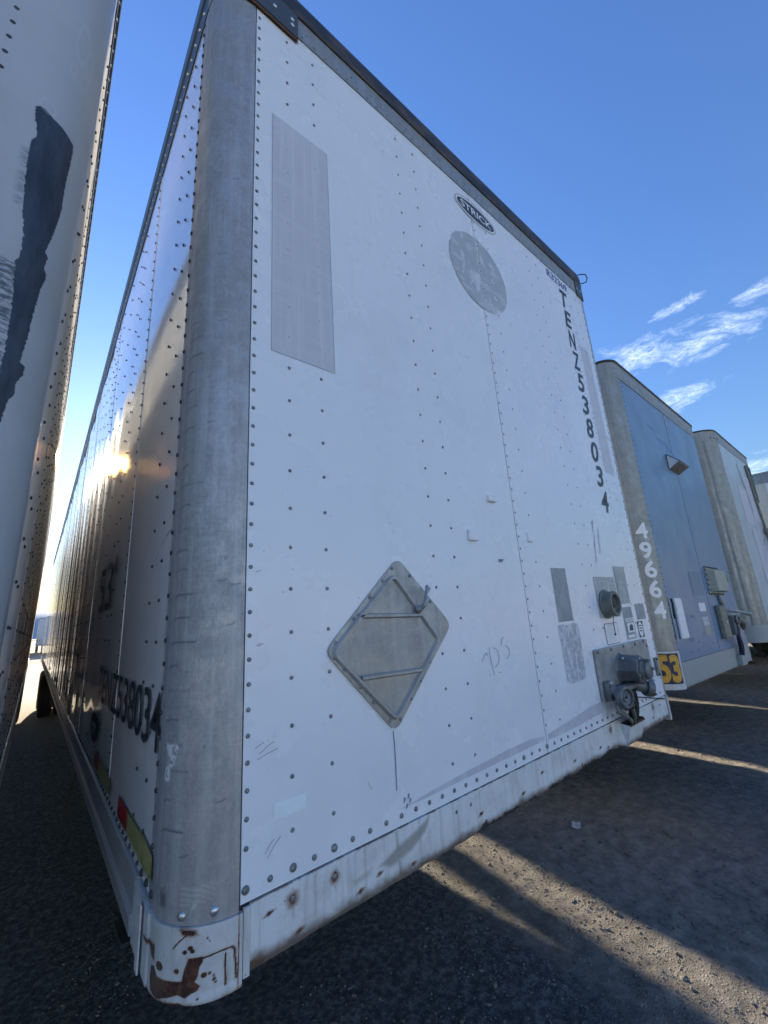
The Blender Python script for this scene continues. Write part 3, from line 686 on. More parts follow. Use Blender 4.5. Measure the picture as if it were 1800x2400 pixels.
def rail_dirt(S, Z):
    m = polymask(S, Z, [(sx(.72), 1.000), (sx(.78), 1.018), (sx(.86), 1.036), (sx(.905), 1.052), (sx(.885), 1.022), (sx(.83), .996), (sx(.76), .985)], .005) * .9
    m = np.maximum(m, linemask(S, Z, [(sx(.783), 1.055), (sx(.786), 1.02), (sx(.792), .95)], .005, .003))
    m = np.maximum(m, linemask(S, Z, [(sx(.541), 1.05), (sx(.541), .975)], .004, .003) * .6)
    m = np.maximum(m, polymask(S, Z, [(sx(.64), 1.0), (sx(.70), 1.004), (sx(.69), .992), (sx(.645), .988)], .004) * .5)
    for x in (.63, .68, .74, .95, 1.0, 1.3, 1.45, 1.62, 1.7, 2.4, 2.48, 2.58, 2.66): m = np.maximum(m, .35 * linemask(S, Z, [(sx(x), 1.054), (sx(x), .98 + .03 * math.sin(x * 50))], .005, .004))
    return m
def rail_off(S, Z):
    return -.006 * linemask(S, Z, [(sx(.783), 1.055), (sx(.786), 1.02), (sx(.792), .95)], .006, .004) - .006 * np.clip((.955 - Z) / .012, 0, 1) * vnoise(S * 18, Z * 0, 9, 3)
C1 = dict(foot=[(sy(1.112 + .0527 * k), 1.072, .0085 if k < 3 else .0065) for k in range(40)], zb=.945, zs=1.058, zp=3.761, zg=3.865, zt=3.985, zpost=1.050, seam=sx(1.545), panel=M_white, side=M_side, srail=M_railg, post=M_alu, rail=M_railw, cap=M_capw,
          rivets=rv, big=big, seed=3, amp=.0011, quiet=.9, post_attrs=dict(mark=t1_marks, scuff=t1_scuff), cap_attrs=dict(rust=cap_rust, tar=lambda S, Z: 0 * S, dirt=lambda S, Z: polymask(S, Z, [(-.21, 1.02), (-.15, 1.04), (-.14, .93), (-.2, .93)], .02) * .35),
          rail_attrs=dict(rust=rail_rust, tar=rail_tar, dirt=rail_dirt), cap_off=cap_off, rail_off=rail_off, capdrop=.018, gear=2.7)
shell(T1, b1, C1); front(T1, b1, C1)
# weld strip between corner cap and rail
mb = MB(); b1.plate(mb, .0075, .0205, .942, 1.054, .0, .0065, 0); mb.build('cap_joint_strip', M_capw, T1)

def decal(name, root, b, mat_, polys, off=.0022, label=None):
    mb = MB()
    for p in polys: b.sheet(mb, p, off)
    o = mb.build(name, mat_, root)
    if label: o['label'] = label
    return o
def rect(x0, x1, z0, z1, f=sx): return [(f(x0), z0), (f(x1), z0), (f(x1), z1), (f(x0), z1)]
def lettering(name, root, b, mat_, items, off=.0024):
    """items: (text, s0, z0, w, h, bold, shear)"""
    mb = MB()
    for t, s0, z0, w, h, bo, sh in items: b.bend(mb, place_bm(glyphs(t, w, h, bo, sh), s0, z0), off)
    return mb.build(name, mat_, root)
# faded rectangles where lettering was removed, torn round film
decal('faded_rectangle', T1, b1, M_ghost, [rect(.435, .646, 2.351, 3.267)], .0009, 'faded grey upright rectangle at the left')
mb = MB()
for p in (rect(.4335, .4352, 2.350, 3.268), rect(.646, .6477, 2.350, 3.268), rect(.4335, .6477, 3.2675, 3.2690), rect(.4335, .6477, 2.3490, 2.3505)): b1.sheet(mb, p, .0013)
mb.build('faded_rectangle_outline', M_grey, T1)
mb = MB(); b1.rivets(mb, [(sx(x), z, .0045) for x in (.489, .596) for z in zrow if 2.37 < z < 3.25], .0009, 0, 8, .35); merge([o for o in T1.children if o.name.startswith('faded_rectangle')][0], mb, M_ghost)
decal('faded_rectangle', T1, b1, M_ghost2, [rect(2.625, 2.755, 2.37, 3.275)], .0024, 'faint pale rectangle beside the upright number')
g = random.Random(3); P = []
for t in np.arange(72) * 2 * PI / 72:
    q = .226 + (.010 * g.random() if 2.2 < t < 4.4 else 0) - (.02 if 5.15 < t < 5.35 else 0); P.append((sx(1.552) + q * math.cos(t), 3.25 + q * .97 * math.sin(t)))
decal('torn_round_film', T1, b1, M_torn, [P], .0028)
mb = MB(); b1.rivets(mb, [(sx(1.556), 1.258 + .0527 * k, .0095) for k in range(35, 42)] + [(sx(1.663), z, .013) for z in zrow if 3.1 < z < 3.4], .0029, 0, 12, .12); merge(kid(T1, 'torn_round_film'), mb, M_white)
mb = MB(); b1.rivets(mb, [(sx(1.556), 1.258 + .0527 * k, .005) for k in range(35, 42)] + [(sx(1.663), z, .005) for z in zrow if 3.1 < z < 3.4], .0038, 0, 10, .55); merge(kid(T1, 'torn_round_film'), mb, M_rivet)
# maker's oval
cx, cz = sx(1.594), 3.653
decal('oval_sign', T1, b1, M_whitev, [ell(cx, cz, .173, .064)], .0030)
ring = MB()
def ringband(mb, b, cx, cz, a0, c0, a1, c1, off):
    A, B = ell(cx, cz, a0, c0, 64), ell(cx, cz, a1, c1, 64); n = 64
    for i in range(n): b.sheet(mb, [A[i], A[(i + 1) % n], B[(i + 1) % n], B[i]], off)
ringband(ring, b1, cx, cz, .173, .064, .1695, .0605, .0034); ring.build('oval_outline', M_ink, T1)
decal('oval_field', T1, b1, M_ink, [ell(cx, cz, .157, .049)], .0034)
lettering('oval_lettering', T1, b1, M_whitev, [('STRICK', cx - .130, cz - .022, .260, .044, .014, 0)], .0040)
# upright number, hand-written number
tall = [(ch, sx(2.474), 3.655 - .1575 * i - .136, .100, .136, .022, .20) for i, ch in enumerate('TENZ538034')]
for i, it in enumerate(tall):
    lettering('number_letter', T1, b1, M_ink, [it], .0032)
lettering('small_number', T1, b1, M_blueink, [('R32369', sx(2.337), 3.682, .262, .058, .008, 0)], .0030)
# labels round the electrical fittings
decal('grey_label', T1, b1, M_grey, [rect(1.777, 1.908, 1.522, 1.761)], .0028)
decal('shredded_label', T1, b1, M_torn2, [[(sx(1.764), 1.508), (sx(1.80), 1.512), (sx(1.85), 1.506), (sx(1.90), 1.513), (sx(1.941), 1.505), (sx(1.944), 1.42), (sx(1.938), 1.30), (sx(1.94), 1.272), (sx(1.86), 1.264), (sx(1.80), 1.266), (sx(1.772), 1.275)]], .0028)
decal('backing_plate', T1, b1, M_torn3, [rect(2.186, 2.434, 1.515, 1.724)], .0030)
decal('tall_label', T1, b1, M_torn3, [rect(2.470, 2.590, 1.578, 1.785)], .0028)
decal('tall_label_border', T1, b1, M_grey, [rect(2.448, 2.468, 1.576, 1.784)], .0030)
decal('tall_label_border', T1, b1, M_grey, [rect(2.588, 2.596, 1.576, 1.784)], .0030)
decal('notice_label', T1, b1, M_grey, [rect(2.460, 2.590, 1.390, 1.560)], .0028)
decal('notice_label', T1, b1, M_grey, [rect(2.648, 2.782, 1.485, 1.572)], .0030, 'square grey label')
decal('notice_panel', T1, b1, M_whitev, [rect(2.49, 2.58, 1.425, 1.475), rect(2.48, 2.585, 1.482, 1.500), rect(2.48, 2.57, 1.398, 1.412)], .0034)
mb = MB()
for k in range(3): b1.sheet(mb, rect(2.49, 2.58, 1.486 + .004 * k, 1.4875 + .004 * k), .0038)
b1.sheet(mb, [(sx(2.51), 1.435), (sx(2.56), 1.432), (sx(2.565), 1.458), (sx(2.54), 1.47), (sx(2.515), 1.455)], .0038); mb.build('notice_print', M_ink, T1)
decal('oval_label', T1, b1, M_ink, [rect(2.628, 2.706, 1.388, 1.476)], .0030)
decal('oval_label_field', T1, b1, M_whitev, [ell(sx(2.667), 1.432, .030, .041, 32)], .0034)
mb = MB()
for z in (1.448, 1.434, 1.420): b1.sheet(mb, rect(2.648, 2.686, z, z + .006), .0038)
mb.build('oval_label_print', M_ink, T1)
decal('instruction_card_border', T1, b1, M_ink, [roundpoly(rect(2.210, 2.362, 1.386, 1.488), .008)], .0028)
decal('instruction_card', T1, b1, M_whitev, [roundpoly(rect(2.214, 2.358, 1.389, 1.485), .007)], .0032)
mb = MB()
for k in range(9): b1.sheet(mb, rect(2.228, 2.345 - .012 * (k % 3), 1.399 + .0085 * k, 1.4003 + .0085 * k), .0036)
b1.sheet(mb, rect(2.245, 2.33, 1.4765, 1.4795), .0036); mb.build('instruction_text', M_grey, T1)
decal('blank_sticker', T1, b1, M_stick, [rect(.445, .523, 1.185, 1.216)], .0016)
# dust smears, scratches and pencil scribble
decal('dust_smear', T1, b1, M_dust, [[(sx(.80), 1.097), (sx(.937), 1.108), (sx(1.089), 1.117), (sx(1.297), 1.126), (sx(1.45), 1.127), (sx(1.536), 1.118), (sx(1.536), 1.105), (sx(1.163), 1.1), (sx(.9), 1.096)]], .0011)
decal('dust_smear', T1, b1, M_dust, [[(sx(1.56), 1.12), (sx(1.75), 1.135), (sx(1.9), 1.15), (sx(2.03), 1.155), (sx(2.03), 1.11), (sx(1.75), 1.1), (sx(1.56), 1.1)]], .0024)
mb = MB()
def stroke(mb, b, pts, w, off):
    pts = [np.array(p) for p in pts]
    for a, c in zip(pts[:-1], pts[1:]):
        d = c - a; L = np.linalg.norm(d)
        if L < 1e-6: continue
        n_ = np.array([-d[1], d[0]]) / L * w / 2; e = d / L * w * .4; b.sheet(mb, [tuple(a - e - n_), tuple(c + e - n_), tuple(c + e + n_), tuple(a - e + n_)], off)
def arc(cx, cz, rx, rz, a0, a1, n=10): return [(cx + rx * math.cos(math.radians(t)), cz + rz * math.sin(math.radians(t))) for t in np.linspace(a0, a1, n)]
stroke(mb, b1, [(sx(1.212), 1.420), (sx(1.232), 1.442), (sx(1.245), 1.448)], .0022, .0016); stroke(mb, b1, [(sx(1.245), 1.448), (sx(1.247), 1.438)], .0022, .0016)
stroke(mb, b1, [(sx(1.262), 1.466), (sx(1.264), 1.42), (sx(1.276), 1.372)], .0022, .0016)
stroke(mb, b1, arc(sx(1.292), 1.430, .022, .030, 95, -75), .0022, .0016); stroke(mb, b1, [(sx(1.297), 1.401), (sx(1.285), 1.396)], .0022, .0016)
stroke(mb, b1, [(sx(1.356), 1.494), (sx(1.342), 1.485), (sx(1.335), 1.462)], .0022, .0016); stroke(mb, b1, arc(sx(1.352), 1.440, .030, .024, 70, -80), .0022, .0016)
stroke(mb, b1, [(sx(1.25), 1.39), (sx(1.252), 1.37)], .0014, .0016); stroke(mb, b1, [(sx(1.30), 1.375), (sx(1.318), 1.374)], .0014, .0016)
mbL, mbR = mb, MB(); g = random.Random(12)
for (x, z, dx, dz) in ((.40, 1.335, .02, .008), (.41, 1.322, .035, .018), (.405, 1.312, .05, .012), (.43, 1.12, .030, .03), (.425, 1.13, .02, .02), (.40, 1.55, .01, .004), (.405, 1.548, .012, .006), (.397, 1.72, .012, .004), (.7, 1.19, .012, -.02), (2.0, 1.36, .03, .01), (1.9, 1.13, .02, -.03)):
    stroke(mbL if x < 1.5 else mbR, b1, [(sx(x), z), (sx(x + dx * .5), z + dz * .6), (sx(x + dx), z + dz)], .0012, .0016 if x < 1.5 else .0032)
stroke(mb, b1, [(sx(.7945), 1.287), (sx(.7965), 1.25), (sx(.7958), 1.20), (sx(.794), 1.145)], .0034, .0016)
b1.sheet(mb, [(sx(1.386), 1.784), (sx(1.40), 1.789), (sx(1.412), 1.787), (sx(1.425), 1.790), (sx(1.418), 1.779), (sx(1.405), 1.775), (sx(1.392), 1.776)], .0016)
for x, z in ((.815, 1.107), (.835, 1.100), (.822, 1.09), (.83, 1.112)): b1.sheet(mb, [(sx(x), z), (sx(x + .006), z + .004), (sx(x + .009), z + .012), (sx(x + .003), z + .014)], .0016)
for k in range(150):
    x = g.uniform(.40, 2.75); z = g.uniform(1.12, 2.1) if k % 3 else g.uniform(1.1, 3.6); s = g.uniform(.001, .0026); b1.sheet(mbL if x < 1.54 else mbR, [(sx(x), z), (sx(x) + s, z + s * .3), (sx(x) + s * .7, z + s * 1.5), (sx(x) - s * .2, z + s)], .0016 if x < 1.54 else .0031)
merge(kid(T1, 'front_panel', 0), mbL, M_pencil, False); merge(kid(T1, 'front_panel', 1), mbR, M_pencil, False)
mb, mb2 = MB(), MB()
for (x, z, w, h) in ((.893, 3.54, .018, .012), (.93, 3.525, .012, .02), (1.0, 3.6, .008, .01)):
    b1.sheet(mb, [(sx(x), z), (sx(x + w), z + .004), (sx(x + w * .8), z + h), (sx(x + .004), z + h * .8)], .0016)
for (x0, x1, z0, z1) in ((2.26, 2.30, 1.80, 1.95), (2.33, 2.36, 1.86, 1.99), (2.29, 2.31, 1.97, 2.03)):
    stroke(mb2, b1, [(sx(x0), z0), (sx((x0 + x1) / 2), (z0 + z1) / 2 + .02), (sx(x1), z1)], .010, .0030)
merge(kid(T1, 'front_panel', 0), mb, M_ghost, False); merge(kid(T1, 'front_panel', 1), mb2, M_ghost, False)
# small plastic caps
for (x, z, w) in ((1.39, 2.035, .050), (1.240, 1.872, .048), (1.640, 1.892, .040)):
    mb = MB(); p = b1.pt(sx(x), z, 0); mb.box((p.x - w / 2, -.014 if w > .045 else -.008, z - .022 if w < .05 else z - .014), (p.x + w / 2, .0, z + .022 if w < .05 else z + .014), 0, .004); mb.build('plastic_clip', M_whitev, T1)

# diamond placard holder
D4 = [(sx(.851), 1.772), (sx(1.068), 1.557), (sx(.800), 1.285), (sx(.580), 1.518)]
def solid(mb, b, poly, off0, off1, mi=0, bev=0.):
    n = len(poly); V = []
    for off in (off0, off1):
        for s, z in poly: p = b.pt(s, z, off); V.append(p)
    mb.add(V, [tuple(range(n, 2 * n)), tuple(range(n))[::-1]] + [(i, (i + 1) % n, n + (i + 1) % n, n + i) for i in range(n)], mi)
mb = MB(); solid(mb, b1, roundpoly(D4, .030), .0005, .007); mb.build('placard_plate', M_silver, T1, autosmooth=30)
def inset(P, k, c=None):
    c = np.mean(P, 0) if c is None else c; return [tuple(np.array(p) * (1 - k) + c * k) for p in P]
I4 = [(sx(.826), 1.716), (sx(1.000), 1.514), (sx(.802), 1.318), (sx(.602), 1.514)]
mb = MB()
def ribbon(mb, b, pts, w, off0, off1, closed=False):
    pts = [np.array(p, float) for p in pts]; n = len(pts); L_, R_ = [], []
    for i, p in enumerate(pts):
        a = pts[i - 1] if (i or closed) else pts[i]; c = pts[(i + 1) % n] if (i < n - 1 or closed) else pts[i]
        d = c - a; d /= np.linalg.norm(d); nn = np.array([-d[1], d[0]]); L_.append(p + nn * w / 2); R_.append(p - nn * w / 2)
    rng_ = range(n if closed else n - 1); V = []; F = []
    for i in range(n):
        for q, o in ((L_[i], off0), (L_[i] * .7 + R_[i] * .3, off1), (L_[i] * .3 + R_[i] * .7, off1), (R_[i], off0)): V.append(b.pt(q[0], q[1], o))
    for i in rng_:
        j = (i + 1) % n
        for k in range(3): F.append((i * 4 + k, j * 4 + k, j * 4 + k + 1, i * 4 + k + 1))
    mb.add(V, F)
ribbon(mb, b1, roundpoly(I4, .022), .018, .0065, .017, True)
ribbon(mb, b1, [(sx(.690), 1.602), (sx(.80), 1.598), (sx(.925), 1.594)], .016, .0065, .017)
ribbon(mb, b1, [(sx(.688), 1.440), (sx(.80), 1.437), (sx(.912), 1.434)], .016, .0065, .017)
mb.build('placard_frame', M_silver, T1, autosmooth=50)
mb = MB()
for a, c, ts in ((0, 1, (.22, .62)), (1, 2, (.40, .58, .75, .93)), (2, 3, (.1, .35, .55, .78, .92)), (3, 0, (.08, .32, .55, .75, .9))):
    for t in ts:
        p = np.array(D4[a]) * (1 - t) + np.array(D4[c]) * t; q = p * .955 + np.mean(D4, 0) * .045; b1.rivets(mb, [(q[0], q[1], .0058)], .007, 0, 10, .6)
merge(kid(T1, 'placard_plate'), mb, M_rivet)
mb = MB(); c = b1.pt(sx(.912), 1.612, .014)
mb.lathe(c, (0, -1, 0), [(.011, 0), (.011, .010), (.006, .014), (.006, .02), (0, .021)], 14)
mb.tube([c + Vector((0, -.014, 0)), c + Vector((.010, -.024, .012)), c + Vector((.022, -.022, .026)), c + Vector((.024, -.020, .045)), c + Vector((.036, -.018, .060)), c + Vector((.034, -.014, .072))], [.006, .008, .0085, .005, .009, .004], 10)
mb.build('placard_latch', M_galv, T1, smooth=True)

# corner plates at the top, with the wire loop
for side, (xa, xb, za) in ((-1, (.335, .531, 3.738)), (1, (2.752, 2.862, 3.745))):
    mb = MB(); b1.plate(mb, sx(xa), sx(xb), za, 3.864, .0047, .011, 0, .03)
    b1.rivets(mb, [(sx(xa + t * (xb - xa)), z, .0085) for t, z in ((.52, 3.80), (.88, 3.815), (.88, 3.785), (.1, 3.80))], .011, 1, 12, .5); mb.build('top_corner_plate', [M_plate, M_rivetb], T1)
    if side < 0:
        mb = MB(); b1.plate(mb, sx(.335), sx(.531), 3.722, 3.737, .0047, .009, 0, .03); mb.build('plate_lip', M_rust, T1)
mb = MB(); p = b1.pt(sx(2.80), 3.93, .02)
mb.tube([p, p + Vector((.03, -.02, .01)), p + Vector((.075, -.03, .025)), p + Vector((.095, -.03, .005)), p + Vector((.085, -.02, -.03)), p + Vector((.06, -.01, -.045)), p + Vector((.04, .0, -.05))], .0035, 8); mb.build('wire_loop', M_black, T1, smooth=True)

# round cable port
cx_, cz_ = 2.270 - X0, 1.584
mb = MB(); mb.lathe((cx_, -.003, cz_), (0, -1, 0), [(.072, 0), (.074, .006), (.066, .010), (.060, .040), (.064, .048), (.060, .054), (.048, .054), (.044, .034), (.0, .030)], 40); mb.build('cable_port', M_olive, T1, autosmooth=40)
mb = MB(); mb.lathe((cx_ + .005, -.034, cz_ + .008), (0, -1, 0), [(.026, 0), (.026, .010), (.016, .014), (0, .014)], 18); mb.box((cx_ - .014, -.05, cz_ - .02), (cx_ + .02, -.045, cz_ - .006), 0, .002); mb.build('port_core', M_rivetd, T1, autosmooth=40)
mb = MB(); mb.tube([(cx_ + .01, -.03, cz_ - .06), (cx_ + .0, -.025, cz_ - .085), (cx_ + .012, -.02, cz_ - .14), (cx_ + .012, -.018, cz_ - .156)], [.0016, .0016, .0016, .0045], 6); mb.build('pull_cord', M_black, T1)

# electrical socket box on its plate
lx = lambda x: x - X0
mb = MB(); mb.box((lx(2.036), -.018, 1.150), (lx(2.655), -.0035, 1.380), 0, .004); mb.box((lx(2.660), -.009, 1.172), (lx(2.702), -.0035, 1.376), 0, .002)
mb.box((lx(2.040), -.021, 1.352), (lx(2.655), -.0181, 1.356), 0, .001); mb.build('socket_plate', M_boxl, T1)
mb = MB()
for x, z in ((2.056, 1.367), (2.35, 1.369), (2.62, 1.369), (2.681, 1.34), (2.681, 1.20), (2.64, 1.163), (2.20, 1.366), (2.50, 1.366)): mb.lathe((lx(x), -.018 if x < 2.66 else -.009, z), (0, -1, 0), [(.008, 0), (.008, .003), (.004, .006), (0, .006)], 10)
merge(kid(T1, 'socket_plate'), mb, M_rivet)
bx, bz = lx(2.282), 1.268
mb = MB(); mb.lathe((bx, -.018, bz), (0, -1, 0), [(.078, 0), (.075, .004), (.068, .010), (.064, .070), (.066, .082), (.066, .092), (.060, .096), (.0, .096)], 8); mb.build('socket_body', M_box, T1, autosmooth=30)
mb = MB(); mb.lathe((bx, -.114, bz), (0, -1, 0), [(.050, 0), (.050, .006), (.042, .010), (.038, .020), (.040, .026), (.034, .030), (0, .030)], 32); mb.box((bx + .030, -.150, bz - .006), (bx + .048, -.125, bz + .008), 0, .003); mb.box((bx - .012, -.15, bz + .036), (bx + .012, -.114, bz + .05), 0, .003); mb.build('socket_lid', M_box, T1, autosmooth=40)
mb = MB()
for a in (20, 110, 200, 290): mb.lathe((bx + .055 * math.cos(math.radians(a)), -.114, bz + .055 * math.sin(math.radians(a))), (0, -1, 0), [(.005, 0), (.005, .004), (0, .005)], 8)
mb.lathe((bx - .045, -.045, bz + .052), (-.3, -1, .5), [(.007, 0), (.007, .01), (0, .012)], 10); merge(kid(T1, 'socket_body'), mb, M_rivetb)
# air couplings
def gladhand(x, z, tilt, name='air_coupling'):
    mb = MB(); mb.box((x - .022, -.045, z - .03), (x + .024, -.018, z + .055), 0, .006)
    c = Vector((x + .024, -.075, z - .012)); ax = Vector((tilt, -1, .05)).normalized()
    mb.tube([(x, -.035, z + .02), (x + .008, -.055, z + .01), tuple(c)], [.026, .026, .030], 14)
    mb.lathe(c - ax * .005, ax, [(.046, 0), (.050, .006), (.050, .022), (.044, .030), (.036, .031), (.034, .020), (.022, .016), (.018, .024), (.008, .024), (.007, .014), (0, .014)], 32)
    mb.tube([tuple(c + Vector((.02, 0, -.035))), tuple(c + Vector((.045, .01, -.055))), tuple(c + Vector((.075, .012, -.048)))], [.014, .014, .010], 8)
    o = mb.build(name, M_box, T1, autosmooth=40); return o
gladhand(lx(2.070), 1.185, -.25)
mb = MB(); mb.box((lx(2.06), -.052, 1.232), (lx(2.10), -.046, 1.238)); mb.lathe((lx(2.068), -.046, 1.232), (0, -1, 0), [(.010, 0), (.010, .004), (.005, .007), (0, .007)], 12); mb.build('coupling_bolt', M_rivetb, T1)
mb = MB(); mb.tube([(lx(2.115), -.085, 1.140), (lx(2.13), -.09, 1.128), (lx(2.15), -.088, 1.134)], [.016, .014, .012], 8); mb.build('coupling_stop', M_rust, T1, smooth=True)
mb = MB(); mb.box((lx(2.10), -.075, 1.183), (lx(2.33), -.035, 1.208), 0, .006); c = Vector((lx(2.365), -.085, 1.175))
mb.tube([(lx(2.30), -.05, 1.19), (lx(2.34), -.07, 1.182), tuple(c)], [.024, .026, .030], 14); mb.lathe(c, (.75, -.6, -.25), [(.040, -.012), (.044, 0), (.042, .018), (.030, .024), (.012, .022), (0, .02)], 24)
mb.build('air_coupling', M_box, T1, autosmooth=40)
mb = MB(); mb.box((lx(2.385), -.10, 1.128), (lx(2.425), -.06, 1.150), 0, .004); mb.build('coupling_stop', M_rust, T1)
mb = MB(); mb.tube([(lx(2.19), -.045, 1.178), (lx(2.19), -.055, 1.166), (lx(2.27), -.05, 1.160)], .010, 8); mb.build('coupling_stop', M_rust, T1)
# hoses running down into the rail pocket
def smoothpts(P, n=6):
    P = [Vector(p) for p in P]; out = []
    for i in range(len(P) - 1):
        a, b_, c, d = P[max(i - 1, 0)], P[i], P[i + 1], P[min(i + 2, len(P) - 1)]
        for k in range(n):
            t = k / n; out.append(.5 * ((2 * b_) + (-a + c) * t + (2 * a - 5 * b_ + 4 * c - d) * t * t + (-a + 3 * b_ - 3 * c + d) * t ** 3))
    return out + [P[-1]]
for i, (P, r_, m_) in enumerate((([(2.15, -.05, 1.20), (2.175, -.062, 1.165), (2.20, -.060, 1.12), (2.225, -.050, 1.07), (2.235, -.035, 1.03)], .015, M_black),
    ([(2.20, -.045, 1.20), (2.215, -.058, 1.16), (2.235, -.062, 1.11), (2.25, -.048, 1.06), (2.252, -.034, 1.025)], .013, M_black),
    ([(2.30, -.04, 1.18), (2.29, -.050, 1.14), (2.282, -.048, 1.08), (2.272, -.032, 1.025)], .013, M_black),
    ([(2.06, -.062, 1.15), (2.045, -.066, 1.13), (2.06, -.072, 1.108), (2.11, -.070, 1.085), (2.16, -.060, 1.068), (2.215, -.045, 1.045), (2.24, -.03, 1.02)], .008, M_olive),
    ([(2.08, -.060, 1.12), (2.11, -.068, 1.095), (2.15, -.070, 1.062), (2.19, -.055, 1.050), (2.235, -.04, 1.03)], .007, M_olive),
    ([(2.16, -.07, 1.13), (2.185, -.072, 1.10), (2.215, -.062, 1.07), (2.24, -.045, 1.03)], .009, M_olive))):
    mb = MB(); mb.tube([(lx(p[0]), p[1], p[2]) for p in smoothpts(P)], r_, 10); mb.build('air_hose', m_, T1, smooth=True)
mb = MB(); mb.tube([(lx(2.28), -.05, 1.145), (lx(2.36), -.035, 1.125), (lx(2.52), -.02, 1.095), (lx(2.78), -.008, 1.045)], .0030, 8); mb.build('loose_wire', M_black, T1, smooth=True)
# pocket pressed into the rail
mb = MB(); pa, pb = lx(2.165), lx(2.335)
mb.add([(pa, -.004, 1.042), (pb, -.004, 1.042), (pb, -.055, 1.034), (pa, -.055, 1.034), (pa - .02, -.004, .946), (pb + .005, -.004, .946), (pb, -.030, .948), (pa, -.030, .948)], [(0, 3, 7, 4), (3, 2, 6, 7), (2, 1, 5, 6), (4, 7, 6, 5)])
mb.build('hose_pocket', M_railw, T1)
mb = MB(); mb.add([(pa + .003, -.004, 1.036), (pb - .003, -.004, 1.036), (pb - .003, -.052, 1.030), (pa + .003, -.052, 1.030)], [(0, 1, 2, 3)]); mb.build('pocket_opening', M_seam, T1)
mb = MB(); mb.box((pa - .001, -.058, 1.030), (pb + .001, -.054, 1.038), 0, .001); mb.box((pb - .002, -.054, 1.033), (pb + .003, -.004, 1.043), 0, .001); mb.build('pocket_rim', M_rust, T1)
# upright bracket near the right edge
mb = MB(); mb.box((lx(2.757), -.012, 1.168), (lx(2.792), -.004, 1.268), 0, .003); mb.build('edge_bracket', M_olive, T1)
mb = MB(); mb.lathe((lx(2.78), -.011, 1.259), (0, -1, 0), [(.007, 0), (.007, .005), (0, .007)], 8); mb.lathe((lx(2.78), -.011, 1.176), (0, -1, 0), [(.007, 0), (.007, .005), (0, .007)], 8); merge(kid(T1, 'edge_bracket'), mb, M_rivetd)

# left wall: number, length mark, oval badge, reflective tape
def side_text(name, root, b, text, y_front, y_back, z0, z1, m, bold=.02, off=.0035):
    w = abs(y_back - y_front); bm = glyphs(text, w, z1 - z0, bold)
    mb = MB(); b.bend(mb, place_bm(bm, sy(y_back), z0), off); return mb.build(name, m, root)
side_text('side_number', T1, b1, 'TENZ538034', 1.120, 2.30, 1.327, 1.458, M_inks, .006, .0055)
side_text('length_mark', T1, b1, "53'", 2.06, 2.62, 1.70, 1.925, M_inks, .004, .0065)
def swall(name, m, polys, off=.0045):
    mb = MB()
    for p in polys: b1.sheet(mb, [(sy(y), z) for y, z in p], off)
    return mb.build(name, m, T1)
swall('oval_badge', M_inks, [[(2.31 + .135 * math.cos(t), 1.213 + .058 * math.sin(t)) for t in np.arange(32) * 2 * PI / 32]], .006)
swall('badge_print', M_grey, [[(2.31 + .08 * math.cos(t), 1.220 + .012 * math.sin(t)) for t in np.arange(16) * 2 * PI / 16], [(2.27, 1.19), (2.36, 1.196), (2.33, 1.203), (2.29, 1.2)]], .0065)
for k, y in enumerate((1.42, 2.055, 4.3, 6.5, 8.8)):
    swall('red_tape', M_red, [[(y, 1.090), (y + .155, 1.088), (y + .150, 1.140), (y, 1.138)]], .0055)
    swall('yellow_tape', M_yel, [[(y - .310, 1.090), (y - .164, 1.089), (y - .164, 1.141), (y - .300, 1.138)], [(y - .162, 1.090), (y - .003, 1.090), (y - .003, 1.138), (y - .162, 1.140)]] if k else
          [[(1.112, 1.091), (1.258, 1.089), (1.258, 1.143), (1.20, 1.147), (1.112, 1.139)], [(1.2605, 1.090), (1.417, 1.091), (1.417, 1.137), (1.2605, 1.143)]], .0055)
mb = MB(); 
mb = MB()
for P in ([(1.33, 1.79), (1.30, 1.80), (1.28, 1.813)], [(1.25, 1.822), (1.235, 1.83), (1.21, 1.84)], [(1.20, 1.842), (1.15, 1.85)]): stroke(mb, b1, [(sy(y), z) for y, z in P], .003, .0025)
merge(kid(T1, 'side_wall'), mb, M_pencil, False)
# inner skirt rail hanging under the left side
mb = MB(); mb.box((.05, .82, .80), (.075, 9.5, .955), 0, .004); mb.box((.075, .82, .80), (.14, 9.5, .815), 0, .003); mb.build('under_rail', M_railg, T1)
mb = MB()
for k in range(5): mb.box((.0145, .20 + .3 * 0, .0), (.0146, .2, .0))
mb = MB(); mb.box((-.018, .165, .935), (-.0145, .19, 1.052), 0, .001); mb.build('cap_side_lip', M_capw, T1)
for k in range(3):
    pass

# ================================================================= TRAILER 0 (left, weathered)
T0 = empty('semi_trailer', (-.0805 - 2.702, 1.06, 0), (0, .0175, -.0012))
tag(T0, 'weathered white trailer at the left edge, dark paint daubed down its rounded corner', 'trailer', 'semi trailers parked side by side')
b0 = Box(2.702, 16.15, .1245); F0 = b0.F
